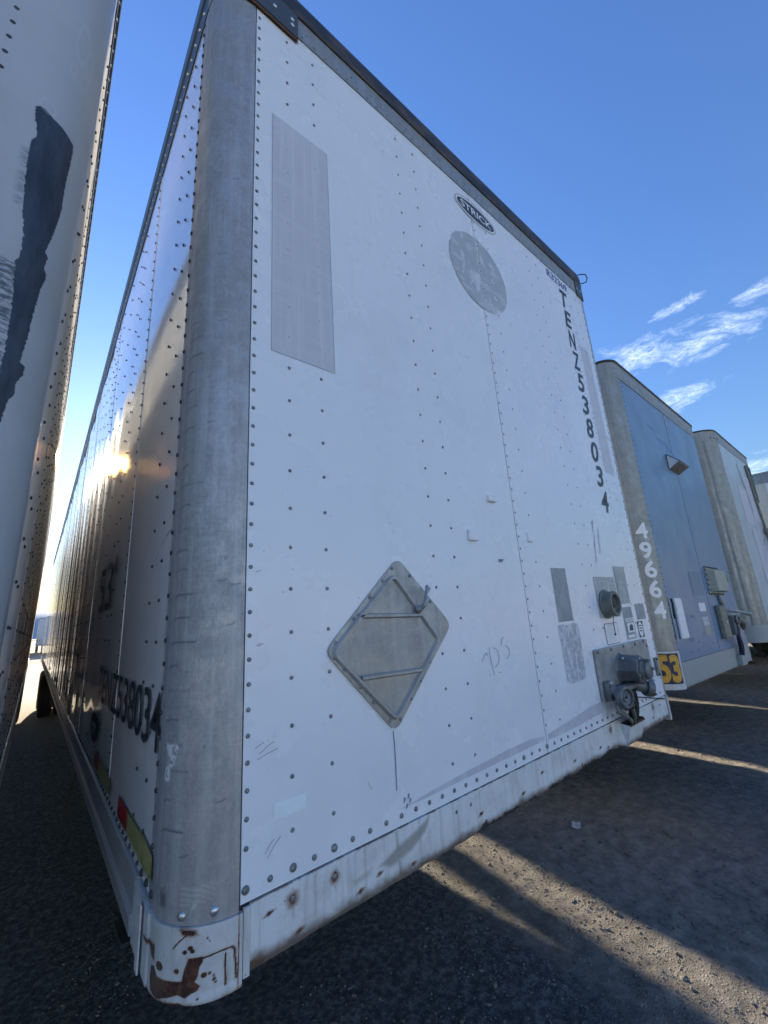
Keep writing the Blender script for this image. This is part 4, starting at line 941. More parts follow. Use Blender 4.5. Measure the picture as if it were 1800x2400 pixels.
# the corner seen is its right one: arc position a (0 at the front tangent) is s = F0 + a
PT = [(.018, 2.851), (.026, 2.861), (.038, 2.863), (.053, 2.855), (.075, 2.855), (.108, 2.842), (.11, 2.798), (.108, 2.742), (.107, 2.695), (.11, 2.636), (.105, 2.585), (.098, 2.53), (.091, 2.49), (.098, 2.482), (.095, 2.448), (.104, 2.44), (.097, 2.397), (.092, 2.338), (.090, 2.269), (.086, 2.224), (.085, 2.201), (.094, 2.198), (.097, 2.179), (.084, 2.150), (.086, 2.129), (.077, 2.106), (.074, 2.068), (.069, 2.05), (.058, 2.05), (.052, 2.10), (.055, 2.2), (.052, 2.3), (.045, 2.38), (.041, 2.421), (.046, 2.435), (.046, 2.49), (.034, 2.563), (.028, 2.646), (.024, 2.724), (.024, 2.749), (.031, 2.766), (.027, 2.806), (.023, 2.81)]
def t0_paint(S, Z): return polymask(S - F0, 1.6 + (Z - 1.6) / 1.042, PT, .0055)
def t0_thin(S, Z):
    Z = 1.6 + (Z - 1.6) / 1.042; return np.maximum(polymask(S - F0, Z, [(.02, 2.42), (.05, 2.42), (.055, 2.08), (.02, 2.05), (-.05, 1.95), (-.05, 2.2)], .006), polymask(S - F0, Z, [(.012, 2.72), (.03, 2.72), (.035, 2.55), (.02, 2.55)], .006) * .5)
def t0_ghost(S, Z):
    m = 0 * S
    for a, z, w, h in ((.085, 3.24, .016, .07), (.112, 3.20, .012, .05), (.075, 3.12, .008, .02), (.04, 2.93, .016, .02)):
        d = np.abs(np.hypot((S - F0 - a) / w, (Z - z) / h) - 1); m = np.maximum(m, np.clip(1 - d / .25, 0, 1))
    return m
rv0 = [(F0 - .052, 1.17 + .0527 * k, .0062) for k in range(49)] + [(F0 - .15, 1.17 + .1054 * k, .0055) for k in range(24)] + [(x, 1.17 + .1054 * k, .0055) for x in (.02, .12, .55, .65, 1.25, 1.8, 1.9) for k in range(24)]
C0 = dict(zb=.945, zs=1.058, zp=3.80, zg=3.87, zt=3.975, zpost=1.05, seam=1.20, panel=M_panel0, side=M_side0, srail=M_railg, post=M_post0, rail=M_railw, cap=M_capw, rivets=rv0, seed=11, amp=.0013, quiet=.6,
          rivets_right=True, rivets_left=False, rivm=M_rivetd, frivm=M_rivetd, flushpost=True, capm=M_plate)
def front0():
    C0['post_attrs'] = None; front(T0, b0, C0)
front0()
# its right corner again, with the paint masks (replaces the plain post)
for o in [o for o in T0.children if o.name.startswith('corner_post')]:
    if sum(v.co.x for v in o.data.vertices) / len(o.data.vertices) > 1.3: bpy.data.objects.remove(o)
b0.grid('corner_post', F0 - .045, F0 + b0.La + .055, .0025, 1.05, 3.80, .0030, .0022, M_post0, T0, attrs=dict(paint=t0_paint, thin=t0_thin, ghost=t0_ghost))
shell(T0, b0, C0)

# ================================================================= TRAILER 2 (blue)
T2 = empty('semi_trailer', (3.975, 1.2493, 0), (0, .025, 0))
tag(T2, 'blue fronted trailer with amber 53 sticker and white digits on its corner', 'trailer', 'semi trailers parked side by side')
b2 = Box(2.735, 8.5, .15); F2 = b2.F
def s2(x, z): return x - 3.975 - .025 * z - .15
r2 = [(.018, 1.12 + .0527 * k, .0058) for k in range(50)] + [(F2 - .02, 1.12 + .0527 * k, .0058) for k in range(50)] + [(1.245, 1.12 + .0527 * k, .0045) for k in range(50)]
r2 += [(s, z, .0055) for s, z in ((.35, 1.13), (.62, 1.20), (.82, 1.26), (.55, 1.13), (1.05, 1.16), (.20, 1.30), (1.6, 1.16), (1.9, 1.16))]
C2 = dict(zb=.875, zs=1.070, zp=3.735, zg=3.905, zt=3.945, zpost=1.165, seam=1.235, panel=M_blue, side=M_pale, srail=M_railg, post=M_alu2, rail=M_railg, cap=M_capw, rivets=r2, seed=21, amp=.0011, frivm=M_rivetd, dense=True, capm=M_dark, capdrop=.005, rivets_left=False, quiet=.3, trail=M_galv)
shell(T2, b2, C2); front(T2, b2, C2)
# white brush-painted digits down the corner
def arc2(ratio, z=1.8, b=b2, x0=3.975, yf=1.2493, lean=.025):
    """arc position seen along a sight line x/y = ratio"""
    best = None
    for a in np.linspace(0.01, 1.5, 300):
        x = x0 + lean * z + .15 - .15 * math.sin(a); y = yf + .15 - .15 * math.cos(a); d = abs(x / y - ratio)
        if best is None or d < best[0]: best = (d, a)
    return -best[1] * .15
dig = [('4', 2.115, .145), ('9', 1.935, .150), ('6', 1.770, .150), ('6', 1.600, .150), ('4', 1.425, .145)]
for i, (ch, z0, h) in enumerate(dig): lettering('painted_digit', T2, b2, M_whitev, [(ch, -.170 + .004 * i, z0, .100, h, .030, .0)], .0045)
# amber 53 sticker on the corner foot
mb = MB(); b2.plate(mb, -.222, -.030, .915, 1.150, .0035, .0075, 0, .02); mb.build('length_sticker', M_navy, T2)
lettering('length_sticker_digits', T2, b2, M_gold, [('5', -.212, .925, .085, .215, .045, 0), ('3', -.121, .925, .085, .215, .045, 0)], .0085)
for o in [o for o in T2.children if o.name.startswith('corner_cap')]: pass
# awning vent hood
mb = MB(); z1_, z0_ = 3.150, 2.975; xa, xb = 1.135 - 0, 1.465
def h2(x, z): return x - 3.975 - .025 * z
xa, xb = h2(5.167, 3.06), h2(5.505, 3.06)
V = [(xa, -.001, z1_), (xb, -.001, z1_), (xb, -.110, 3.045), (xa, -.110, 3.045), (xa, -.001, z0_), (xb, -.001, z0_), (xb, -.108, 3.036), (xa, -.108, 3.036)]
mb.add(V, [(0, 1, 2, 3), (0, 3, 7, 4), (1, 5, 6, 2), (3, 2, 6, 7)]); mb.build('vent_hood', M_white, T2)
mb = MB(); mb.add([(xa + .003, -.106, 3.037), (xb - .003, -.106, 3.037), (xb - .003, -.003, z0_ + .001), (xa + .003, -.003, z0_ + .001)], [(0, 1, 2, 3)]); mb.build('hood_underside', M_cool, T2)
mb = MB(); xm = (xa + xb) / 2; mb.lathe((xm, -.0535, 3.0025), (0, -.5, -.85), [(.018, 0), (.018, .003), (0, .003)], 16); mb.build('hood_emblem', M_silver, T2)
mb = MB(); mb.tube([(xa - .002, -.004, z1_ + .002), (xa - .002, -.112, 3.045), (xa - .002, -.004, z0_ - .002), (xa - .002, -.004, z1_)], .004, 6); mb.tube([(xa, -.112, 3.044), (xb, -.112, 3.044)], .004, 6); mb.build('hood_edge', M_ink, T2)
# ribbed enclosure
def bx2(name, m, x0, x1, z0, z1, p0, p1, bev=.004):
    mb = MB(); zc = (z0 + z1) / 2; mb.box((h2(x0, zc), -p1, z0), (h2(x1, zc), -p0, z1), 0, bev); return mb.build(name, m, T2)
bx2('enclosure_plate', M_boxl, 5.515, 6.055, 1.628, 1.940, .0025, .012)
mb = MB()
for k in range(9):
    for z in (1.640, 1.928): mb.box((h2(5.535 + .062 * k, z) - .011, -.018, z - .009), (h2(5.535 + .062 * k, z) + .011, -.012, z + .009), 0, .002)
for k in range(5): mb.box((h2(5.527, 1.7) - .010, -.018, 1.670 + .055 * k), (h2(5.527, 1.7) + .010, -.012, 1.692 + .055 * k), 0, .002)
merge(kid(T2, 'enclosure_plate'), mb, M_black, False)
mb = MB(); xa_, xb_ = h2(5.560, 1.78), h2(6.035, 1.78)
mb.add([(xa_, -.012, 1.660), (xb_, -.012, 1.660), (xb_, -.012, 1.905), (xa_, -.012, 1.905), (xa_ + .02, -.078, 1.672), (xb_, -.078, 1.672), (xb_, -.078, 1.893), (xa_ + .02, -.078, 1.893)], [(4, 5, 6, 7), (0, 4, 7, 3), (1, 2, 6, 5), (3, 7, 6, 2), (0, 1, 5, 4)]); mb.build('enclosure_box', M_beige, T2)
mb = MB(); mb.lathe((h2(6.16, 1.82), -.002, 1.82), (0, -1, 0), [(.045, 0), (.045, .05), (.035, .06), (0, .062)], 20); mb.build('round_fitting', M_olive, T2, autosmooth=40)
mb = MB(); mb.tube([(h2(5.80, 1.6), -.02, 1.630), (h2(5.815, 1.6), -.02, 1.57), (h2(5.84, 1.5), -.02, 1.515)], .020, 10); mb.build('conduit', M_silver, T2, smooth=True)
bx2('long_box', M_khaki, 5.565, 5.80, 1.175, 1.520, .003, .050, .012)
decal('long_box_label', T2, b2, M_whitev, [[(s2(5.72, 1.4) - .012, 1.33), (s2(5.72, 1.4) + .012, 1.33), (s2(5.72, 1.4) + .012, 1.36), (s2(5.72, 1.4) - .012, 1.36)]], .0515)
# document tube
mb = MB(); mb.box((h2(4.285, 1.4), -.028, 1.248), (h2(4.455, 1.4), -.002, 1.594), 0, .010); mb.build('document_holder', M_whitev, T2)
mb = MB(); mb.box((h2(4.345, 1.42), -.0295, 1.395), (h2(4.40, 1.42), -.0285, 1.44)); mb.build('holder_label', M_stick, T2)
mb = MB(); mb.box((h2(4.190, 1.4), -.008, 1.250), (h2(4.215, 1.4), -.002, 1.59), 0, .002); mb.build('edge_strip', M_silver, T2)
mb = MB(); mb.tube([(h2(4.235, 1.5), -.010, 1.59), (h2(4.238, 1.5), -.016, 1.54), (h2(4.225, 1.5), -.012, 1.48), (h2(4.232, 1.4), -.010, 1.42)], .006, 6); mb.build('rubber_strap', M_black, T2)
for nm, m_, x0, x1, z0, z1 in (('paper_label', M_whitev, 5.03, 5.25, 1.467, 1.55), ('dirty_label', M_torn2, 5.05, 5.25, 1.33, 1.415), ('tan_label', M_beige, 5.055, 5.235, 1.242, 1.325), ('repainted_square', None, 4.955, 5.33, 1.622, 1.865)):
    if m_ is None: m_ = plain('darker_blue_square', (.115, .205, .32), .4, 0, .06, 10)
    decal(nm, T2, b2, m_, [[(s2(x0, z0), z0), (s2(x1, z0), z0), (s2(x1, z1), z1), (s2(x0, z1), z1)]], .0025)
decal('tape_cross', T2, b2, M_silver, [[(s2(5.33, 3.68), 3.685), (s2(5.40, 3.68), 3.685), (s2(5.40, 3.68), 3.705), (s2(5.33, 3.7), 3.705)], [(s2(5.42, 3.66), 3.67), (s2(5.52, 3.66), 3.675), (s2(5.52, 3.69), 3.695), (s2(5.42, 3.69), 3.69)],
     [(s2(5.38, 3.62), 3.62), (s2(5.44, 3.62), 3.625), (s2(5.44, 3.66), 3.655), (s2(5.38, 3.65), 3.65)], [(s2(5.48, 3.6), 3.59), (s2(5.55, 3.6), 3.60), (s2(5.55, 3.64), 3.635), (s2(5.48, 3.63), 3.625)]], .003)
mb = MB(); g = random.Random(4)
M_bright = mat('bright_blue_smear', (.14, .26, .62), .4)
for k in range(7):
    x = 4.95 + .12 * k; z = 3.30 - .035 * k
    stroke(mb, b2, [(s2(x, z), z), (s2(x + .2, z), z + .012), (s2(x + .38, z), z - .01)], .006 + .004 * (k % 2), .0028)
stroke(mb, b2, [(s2(4.80, 3.4), 3.40), (s2(4.95, 3.4), 3.385)], .012, .0028)
mb.build('blue_smear', M_bright, T2)
lettering('pencil_note', T2, b2, M_pencil, [('HEN', s2(4.70, 1.4), 1.41, .12, .035, 0, .2)], .0026)
lettering('pencil_note', T2, b2, M_pencil, [('VSV', s2(4.52, 1.2), 1.205, .13, .04, 0, .2)], .0026)
# couplings, pipes, hoses and pocket at its right side
zc = 1.38
mb = MB(); mb.tube([(h2(5.84, zc), -.03, 1.47), (h2(5.95, zc), -.09, 1.455), (h2(6.20, zc), -.12, 1.425), (h2(6.34, zc), -.13, 1.41)], .016, 10); mb.tube([(h2(5.86, zc), -.03, 1.42), (h2(6.05, zc), -.10, 1.415)], .02, 10)
mb.lathe((h2(6.30, zc), -.13, 1.415), (1, -.2, 0), [(.02, 0), (.026, .01), (.026, .04), (.014, .05), (.014, .09), (0, .092)], 12); mb.build('air_pipe', M_silver, T2, smooth=True)
mb = MB(); mb.box((h2(5.90, 1.3), -.07, 1.20), (h2(6.02, 1.3), -.003, 1.42), 0, .01); mb.lathe((h2(5.98, 1.3), -.07, 1.36), (-.2, -1, 0), [(.045, 0), (.05, .01), (.05, .03), (.03, .035), (.02, .02), (0, .02)], 20); mb.build('air_coupling', M_box, T2, autosmooth=40)
mb = MB(); mb.box((h2(6.10, 1.3), -.06, 1.24), (h2(6.20, 1.3), -.003, 1.37), 0, .01); mb.tube([(h2(6.08, 1.3), -.07, 1.38), (h2(6.2, 1.3), -.09, 1.32), (h2(6.26, 1.3), -.07, 1.25)], [.02, .035, .02], 10); mb.build('air_coupling', M_khaki, T2, autosmooth=40)
for P, m_, r_ in (([(5.97, -.05, 1.36), (5.97, -.07, 1.27), (5.95, -.065, 1.16), (6.0, -.05, 1.06), (6.02, -.035, .96)], M_navy, .020), ([(6.02, -.05, 1.32), (6.0, -.06, 1.2), (6.03, -.06, 1.08), (6.06, -.035, .96)], M_ink, .018), ([(6.1, -.04, 1.22), (6.09, -.05, 1.12), (6.07, -.035, .97)], M_red, .009)):
    mb = MB(); mb.tube([(h2(p[0], p[2]), p[1], p[2]) for p in smoothpts(P)], r_, 10); mb.build('air_hose', m_, T2, smooth=True)
bx2('hose_pocket', M_railg, 5.92, 6.12, .880, .985, .004, .055, .006)

# ================================================================= TRAILER 3 (patched, fluted corner)
T3 = empty('semi_trailer', (7.32, 1.16, 0))
tag(T3, 'pale patched trailer with a fluted grey corner post, right of the blue trailer', 'trailer', 'semi trailers parked side by side')
b3 = Box(2.66, 7.0, .27); F3 = b3.F
r3 = [(.02, 1.3 + .08 * k, .005) for k in range(31)]
C3 = dict(zb=1.00, zs=1.15, zp=3.80, zg=3.955, zt=3.99, zpost=1.16, seam=1.10, panel=M_pale, side=M_pale, srail=M_railg, post=M_alu2, rail=M_railg, cap=M_railg, rivets=r3, seed=31, amp=.0015, flute=True, frivm=M_rivetd, capm=M_dark, rivets_left=True, quiet=.2, capdrop=.06)
shell(T3, b3, C3); front(T3, b3, C3)
s3 = lambda x: x - 7.32 - .27
for x0, x1, z0, z1 in ((8.15, 8.75, 2.62, 3.22), (8.35, 8.95, 1.75, 2.55), (8.8, 9.3, 2.7, 3.5)):
    mb = MB(); b3.plate(mb, s3(x0), s3(x1), z0, z1, .001, .004 + (.002 if x0 > 8.3 else 0)); mb.build('repair_patch', M_ghost2, T3)
mb = MB(); stroke(mb, b3, [(s3(8.55), 3.62), (s3(8.62), 3.50), (s3(8.66), 3.38), (s3(8.74), 3.25), (s3(8.82), 3.0), (s3(8.86), 2.86)], .022, .0075); mb.build('split_seam', M_seam, T3)
mb = MB(); stroke(mb, b3, [(s3(8.7), 2.6), (s3(8.75), 2.2), (s3(8.85), 1.7)], .010, .0075); mb.build('split_seam', M_seam, T3); mb = MB(); stroke(mb, b3, [(s3(8.25), 1.9), (s3(8.32), 1.62), (s3(8.42), 1.5)], .012, .0075); mb.build('split_seam', M_seam, T3); mb = MB(); stroke(mb, b3, [(s3(8.9), 2.3), (s3(9.1), 2.42), (s3(9.2), 2.40)], .010, .0075); mb.build('split_seam', M_seam, T3)
mb = MB(); xx = s3(9.28) + .27
for a_, c_ in (((xx, 3.10), (xx, 3.72)), ((xx + .22, 3.10), (xx + .22, 3.72)), ((xx, 3.10), (xx + .22, 3.10)), ((xx, 3.72), (xx + .22, 3.72))): mb.tube([(a_[0], -.02, a_[1]), (c_[0], -.02, c_[1])], .022, 6)
mb.box((xx + .02, -.018, 3.12), (xx + .2, -.004, 3.70)); mb.build('ladder_bracket', M_olive, T3)
mb = MB(); mb.tube([(xx + .05, -.02, 3.1), (xx + .1, -.03, 2.6), (xx + .12, -.03, 2.0), (xx + .14, -.03, 1.6)], .018, 8); mb.box((xx + .04, -.06, 2.50), (xx + .16, -.01, 2.62), 0, .01); mb.box((xx + .10, -.07, 2.12), (xx + .17, -.02, 2.20), 0, .01); mb.build('conduit', M_khaki, T3)
mb = MB()
b3.rivets(mb, [(-.40, 3.82 + .045 * k, .012) for k in range(4)] , .006, 0, 10, .5); merge(kid(T3, 'top_rail'), mb, M_rivetb)
mb = MB(); b3.rivets(mb, [(-.16 + .06 * k, 3.84, .011) for k in range(4)], .006, 0, 10, .5); merge(kid(T3, 'top_rail'), mb, M_rivetd)

# ================================================================= TRAILER 4 and 5 (cream, farther right)
T4 = empty('semi_trailer', (11.15, -.4, 0))
tag(T4, 'cream sided trailer with a grey top rail at the far right edge', 'trailer', 'semi trailers parked side by side')
b4 = Box(2.60, 14.6, .12)
C4 = dict(zb=1.02, zs=1.16, zp=3.72, zg=3.90, zt=3.96, zpost=1.12, seam=1.1, panel=M_cream, side=M_cream, srail=M_railg, post=M_alu2, rail=M_railg, cap=M_railg, rivets=[(.02, 1.3 + .08 * k, .005) for k in range(31)], seed=41, amp=.001, frivm=M_rivetd, capm=M_plate, quiet=.2, gear=4.6)
shell(T4, b4, C4); front(T4, b4, C4)
for o in T4.children:
    if o.name.startswith('side_top_rail'): o.data.materials[0] = M_galv
mb = MB(); b4.plate(mb, -1.62, -1.58, 1.2, 3.70, .001, .012); b4.plate(mb, -1.95, -1.91, 1.2, 3.70, .001, .012); mb.build('side_post', M_whitev, T4)
T5 = empty('semi_trailer', (14.8, .3, 0))
tag(T5, 'white trailer beyond the cream one, its landing leg showing under the row', 'trailer', 'semi trailers parked side by side')
b5 = Box(2.60, 14.6, .12); C5 = dict(C4); C5.update(panel=M_far, side=M_far, seed=51, capm=M_dark, gear=3.0)
C5['gear'] = 2.65; shell(T5, b5, C5); front(T5, b5, C5)
T7 = empty('semi_trailer', (17.4 + 2.6, 15.6, 0), (0, 0, PI))
tag(T7, 'farthest white trailer, parked the other way round, dark dual wheels under its near end', 'trailer', 'semi trailers parked side by side')
C7 = dict(C5); C7.update(seed=61, gear=2.7); shell(T7, b5, C7); front(T7, b5, C7)
for t in (T0, T1, T2, T3, T4, T5, T7):
    for ch in t.children: ch.location.z += BASE
    t.location.x -= t.rotation_euler.y * BASE
yp = empty('wooden_pole', (3.885, 11.6, 0)); tag(yp, 'unseen wooden pole added behind the blue trailer to shade the ground', 'pole')  # unseen pole, added to shade the left part of the sunlit ground
mb = MB(); mb.tube([(0, 0, -.05), (0, 0, 9)], [.165, .15], 16); mb.build('pole', M_bark, yp, smooth=True); mb = MB(); mb.box((-.9, -.05, 8.3), (.9, .05, 8.42), 0, .01); mb.build('crossarm', M_bark, yp)
yp = empty('shadow_pole', (3.983, 10.3, 0)); tag(yp, 'unseen slim pole added behind the blue trailer to split the sun stripe', 'pole')  # unseen thin pole, added so its shadow divides the sun stripe
mb = MB(); mb.tube([(0, 0, -.05), (0, 0, 7.5)], [.030, .028], 16); mb.build('pole', M_galv, yp, smooth=True)
mb = MB(); mb.box((-.22, -.16, 7.42), (.22, .16, 7.50), 0, .02); mb.build('pole_head', M_galv, yp)

# ================================================================= ground, loose stones
def axis(lo, hi, step, far, g_=1.16):
    a = [lo]; d = step
    while a[-1] > -far: d *= g_; a.append(a[-1] - d)
    b_ = [hi]; d = step
    while b_[-1] < far: d *= g_; b_.append(b_[-1] + d)
    return np.array(a[::-1] + list(np.arange(lo + step, hi, step)) + b_)
GX, GY = axis(-1.6, 8.0, .020, 900), axis(-.9, 6.0, .020, 1400)
def height(X, Y):
    near = np.clip(1 - (np.hypot(X - 3, Y - 2) - 8) / 20, 0, 1)
    h = .030 * (vnoise(X * .7 + 40, Y * .7 + 40, 1, 3) - .5) +   .022 * (vnoise(X * 4 + 9, Y * 4 + 5, 2, 3) - .5) + .011 * (vnoise(X * 17, Y * 17, 3, 3) - .5)
    # tyre ruts running out from the gaps between the trailers
    u = X - .14 * (Y - 1.0); r = .014 * np.exp(-((u - 2.95) / .09) ** 2) + .012 * np.exp(-((u - 2.62) / .12) ** 2) - .012 * np.exp(-((u - 2.8) / .08) ** 2) - .010 * np.exp(-((u - 2.3) / .15) ** 2)
    return near * (h + r * (.5 + vnoise(X * 3, Y * 3, 8, 2))) - .012
XX, YY = np.meshgrid(GX, GY, indexing='ij'); ZZ = height(XX, YY); nx_, ny_ = XX.shape
me = bpy.data.meshes.new('ground'); I = np.arange(nx_ * ny_).reshape(nx_, ny_); Fq = np.stack([I[:-1, :-1], I[1:, :-1], I[1:, 1:], I[:-1, 1:]], -1).reshape(-1, 4)
me.vertices.add(nx_ * ny_); me.vertices.foreach_set('co', np.stack([XX, YY, ZZ], -1).ravel())
me.loops.add(Fq.size); me.loops.foreach_set('vertex_index', Fq.ravel().astype(np.int32)); me.polygons.add(len(Fq)); me.polygons.foreach_set('loop_start', np.arange(0, Fq.size, 4, dtype=np.int32))
me.update(calc_edges=True); me.polygons.foreach_set('use_smooth', [True] * len(Fq)); me.materials.append(M_ground)
U = XX - .14 * (YY - 1.0)
dirt = .95 * np.exp(-((U - 2.80) / .50) ** 2) * np.clip((4.6 - YY) / 1.5, 0, 1) + .8 * np.exp(-((U - 6.4) / .35) ** 2) + .6 * np.exp(-((XX - 3.9) / 1.0) ** 2 - ((YY - 2.1) / .6) ** 2) + .75 * (vnoise(XX * .6, YY * .6, 17, 4) - .33) + .34 * np.clip((XX - 2.4) / 1.2, 0, 1)  # brown dirt, with the reflected glow of the sun stripes put into its colour
dirt += np.clip((np.hypot(XX - 3, YY - 2) - 9) / 8, 0, 1)
at = me.attributes.new('dirt', 'FLOAT', 'POINT'); at.data.foreach_set('value', np.clip(dirt, 0, 1).ravel().astype(np.float32))
at = me.attributes.new('far', 'FLOAT', 'POINT'); at.data.foreach_set('value', np.clip(np.maximum((YY - 10) / 8, (-YY - 6) / 5), 0, 1).ravel().astype(np.float32))
GR = bpy.data.objects.new('ground', me); COL.objects.link(GR); tag(GR, kind='structure')

def stones(name, n, lo, hi, seed, area, mat_, power=2.6):
    g = np.random.default_rng(seed); X = g.uniform(area[0], area[1], n * 4); Y = g.uniform(area[2], area[3], n * 4)
    dens = np.clip((vnoise(X * 1.1, Y * 1.1, 71, 3) - .34) * 3.5, .03, 1) * np.clip(1.6 - np.hypot(X - 1.5, Y - .8) / 6, .15, 1)
    k = g.random(n * 4) < dens; X, Y = X[k][:n], Y[k][:n]; n = len(X)
    r = lo + (hi - lo) * g.random(n) ** power; Z = height(X, Y) + r * .25
    t = (1 + 5 ** .5) / 2; ico = np.array([(-1, t, 0), (1, t, 0), (-1, -t, 0), (1, -t, 0), (0, -1, t), (0, 1, t), (0, -1, -t), (0, 1, -t), (t, 0, -1), (t, 0, 1), (-t, 0, -1), (-t, 0, 1)]) / math.sqrt(1 + t * t)
    f = np.array([(0, 11, 5), (0, 5, 1), (0, 1, 7), (0, 7, 10), (0, 10, 11), (1, 5, 9), (5, 11, 4), (11, 10, 2), (10, 7, 6), (7, 1, 8), (3, 9, 4), (3, 4, 2), (3, 2, 6), (3, 6, 8), (3, 8, 9), (4, 9, 5), (2, 4, 11), (6, 2, 10), (8, 6, 7), (9, 8, 1)])
    V = ico[None] * g.uniform(.65, 1.25, (n, 12, 1)); V = V * g.uniform(.6, 1.2, (n, 1, 3)) * np.array([1.15, 1., .62])
    a = g.uniform(0, 2 * PI, n); ca, sa = np.cos(a), np.sin(a); Vx = V[..., 0] * ca[:, None] - V[..., 1] * sa[:, None]; Vy = V[..., 0] * sa[:, None] + V[..., 1] * ca[:, None]
    co = np.stack([X[:, None] + Vx * r[:, None], Y[:, None] + Vy * r[:, None], Z[:, None] + V[..., 2] * r[:, None]], -1).reshape(-1, 3)
    Fi = (f[None] + (np.arange(n) * 12)[:, None, None]).reshape(-1, 3)
    me = bpy.data.meshes.new(name); me.vertices.add(len(co)); me.vertices.foreach_set('co', co.ravel()); me.loops.add(Fi.size); me.loops.foreach_set('vertex_index', Fi.ravel().astype(np.int32))
    me.polygons.add(len(Fi)); me.polygons.foreach_set('loop_start', np.arange(0, Fi.size, 3, dtype=np.int32)); me.update(calc_edges=True); me.materials.append(mat_)
    o = bpy.data.objects.new(name, me); COL.objects.link(o); return o
o = stones('gravel', 52000, .0020, .009, 5, (-1.8, 9.0, -.8, 6.0), M_gravel); tag(o, 'loose grey gravel strewn over the dirt', 'gravel', kind='stuff')
o = stones('pebbles', 1500, .008, .018, 6, (-1.5, 8, -.6, 5.5), plain('pebble_stone', (.14, .138, .13), .9, 0, .6, 7), 3.); tag(o, 'larger pale pebbles scattered among the gravel', 'pebbles', kind='stuff')

# litter
g = random.Random(8); zg_ = float(height(np.array([3.87]), np.array([2.235]))[0])
mb = MB(); n = 6
for i in range(n + 1):
    pass
V = []; F = []
for i in range(7):
    for j in range(5): V.append((-.055 + .11 * i / 6, -.035 + .07 * j / 4, .006 * math.sin(i * 1.1) + .005 * math.cos(j * 1.7) + .010))
for i in range(6):
    for j in range(4):
        if not (2 <= i <= 3 and 1 <= j <= 1): F.append((i * 5 + j, (i + 1) * 5 + j, (i + 1) * 5 + j + 1, i * 5 + j + 1))
V2 = [(a, b_, c - .0012) for a, b_, c in V]; mb.add(V, F); mb.add(V2, F); pp = mb.build('scrap_paper', M_paper, None, smooth=True); pp.location = (3.87, 2.235, zg_ + .006); pp.rotation_euler = (0, 0, .5)
tag(pp, 'small torn pale scrap lying on the gravel in front of the white trailer', 'litter')
mb = MB(); mb.tube([(-.055, 0, 0), (-.02, .004, .004), (.02, -.003, .003), (.055, .003, 0)], [.006, .008, .007, .004], 8); st = mb.build('stick', M_bark, None, smooth=True)
st.location = (4.213, 1.633, float(height(np.array([4.213]), np.array([1.633]))[0]) + .008); st.rotation_euler = (0, 0, .9); tag(st, 'short dry stick lying on the gravel to the right of the paper scrap', 'stick')

# ================================================================= far background seen down the gap
hx = np.linspace(-700, 900, 120); hy = np.linspace(900, 1300, 10); HX, HY = np.meshgrid(hx, hy, indexing='ij')
HZ = (28 + 70 * vnoise(HX * .004 + 3, HY * .002, 6, 4)) * np.sin(PI * (HY - 900) / 400) ** .7 * .9 - 1
mb = MB(); I = np.arange(HX.size).reshape(HX.shape); mb.add(np.stack([HX, HY, HZ], -1).reshape(-1, 3), [tuple(int(q) for q in (I[i, j], I[i + 1, j], I[i + 1, j + 1], I[i, j + 1])) for i in range(119) for j in range(9)])
hl = mb.build('hills', plain('hazy_hills', (.42, .47, .52), 1, 0, .05, .01), None, smooth=True); tag(hl, kind='structure')
def far_trailer(x, y, w, L, rot, label, m, group='trailers parked far off beyond the fence'):
    e = empty('semi_trailer', (x, y, 0), (0, 0, rot)); tag(e, label, 'trailer', group)
    mb = MB(); mb.box((-w / 2, 0, 1.15), (w / 2, L, 4.0), 0, .06); mb.build('box_body', m, e)
    mb = MB(); mb.box((-w / 2 - .02, -.02, 1.0), (w / 2 + .02, L + .02, 1.15), 0, .02); mb.box((-w / 2 - .02, -.02, 4.0), (w / 2 + .02, L + .02, 4.06), 0, .02); mb.build('rails', M_galv, e)
    wheels_f = [(sx_, yy) for yy in ((L - 3, L - 1.7) if L > 0 else (L + 3, L + 1.7)) for sx_ in (-w / 2 + .16, w / 2 - .16)]
    for a_, c_ in wheels_f:
        o = bpy.data.objects.new('wheel', TYRE); COL.objects.link(o); o.parent = e; o.location = (a_, c_, .505)
    for q in (-1, 1):
        mb = MB(); yy = 2.5 if L > 0 else -2.5; mb.box((q * (w / 2 - .62), yy, 0), (q * (w / 2 - .5), yy + .12, 1.05)); mb.build('landing_leg', M_under, e)
M_farblue = painted('far_blue_white', (.42, .50, .62), rough=.5, amt=.2)
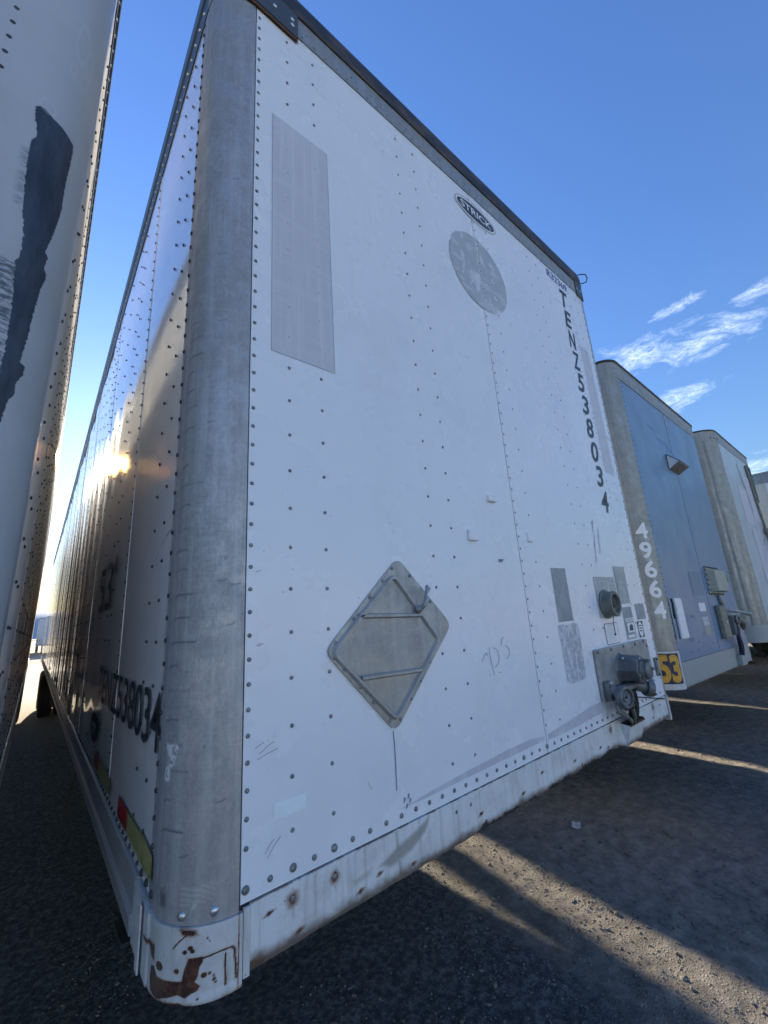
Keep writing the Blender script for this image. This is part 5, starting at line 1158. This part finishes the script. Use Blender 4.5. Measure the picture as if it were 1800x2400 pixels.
far_trailer(-1.9, 58, 2.6, 14, 0, 'pale blue trailer standing far off, seen down the gap between the two nearest trailers', M_farblue)
far_trailer(1.6, 62, 2.6, 14, 0, 'white trailer far off, just right of the pale blue one down the gap', M_far)
# unseen opposite row, added behind the camera to bounce sunlight onto the fronts
for i, x in enumerate((-14, -10, -6.2, -2, 2, 5.6, 9.5, 13.4, 18)):
    far_trailer(x, -22 - .6 * (i % 3), 2.6, -14, 0, 'unseen trailer in the added opposite row, ' + ('westernmost of nine', 'second from its west end', 'third from its west end', 'fourth from its west end', 'middle one of nine', 'fourth from its east end', 'third from its east end', 'second from its east end', 'easternmost of nine')[i], (M_far, M_cream, M_pale)[i % 3], 'unseen trailers of the added opposite row')
# chain-link fence across the end of the yard
fe = empty('chain_link_fence', (-14, 48, 0)); tag(fe, 'low chain-link fence across the far end of the gap', 'fence')
for k in range(12):
    mb = MB(); mb.tube([(k * 3., 0, 0), (k * 3., 0, 1.7)], .035, 8); mb.build('fence_post', M_galv, fe, smooth=True)
mb = MB()
for k in range(165): 
    for sg in (1, -1):
        xa_ = k * .2; xb_ = xa_ + sg * 1.6
        if -.1 < xb_ < 33.1: mb.tube([(xa_, 0, .05), (xb_, 0, 1.65)], .010, 3)
mb.build('fence_mesh', M_galv, fe)
mb = MB(); mb.tube([(0, 0, 1.68), (33, 0, 1.68)], .025, 6); mb.build('top_rail', M_galv, fe)
# utility line beyond the yard
up = empty('wooden_pole', (14, 75, 0)); tag(up, 'wooden utility pole with wires crossing behind the yard', 'pole')
mb = MB(); mb.tube([(0, 0, 0), (0, 0, 10)], [.17, .11], 12); mb.build('pole', M_bark, up, smooth=True); mb = MB(); mb.box((-1.2, -.06, 9.2), (1.2, .06, 9.35)); mb.build('crossarm', M_bark, up)
mb = MB()
for dz in (0, .8, 1.6):
    mb.tube([(x, 0, 7.6 + dz + .00035 * (x + 25) ** 2 - .2) for x in np.linspace(-60, 0, 16)], .014, 5)
mb.build('wire', M_black, up)
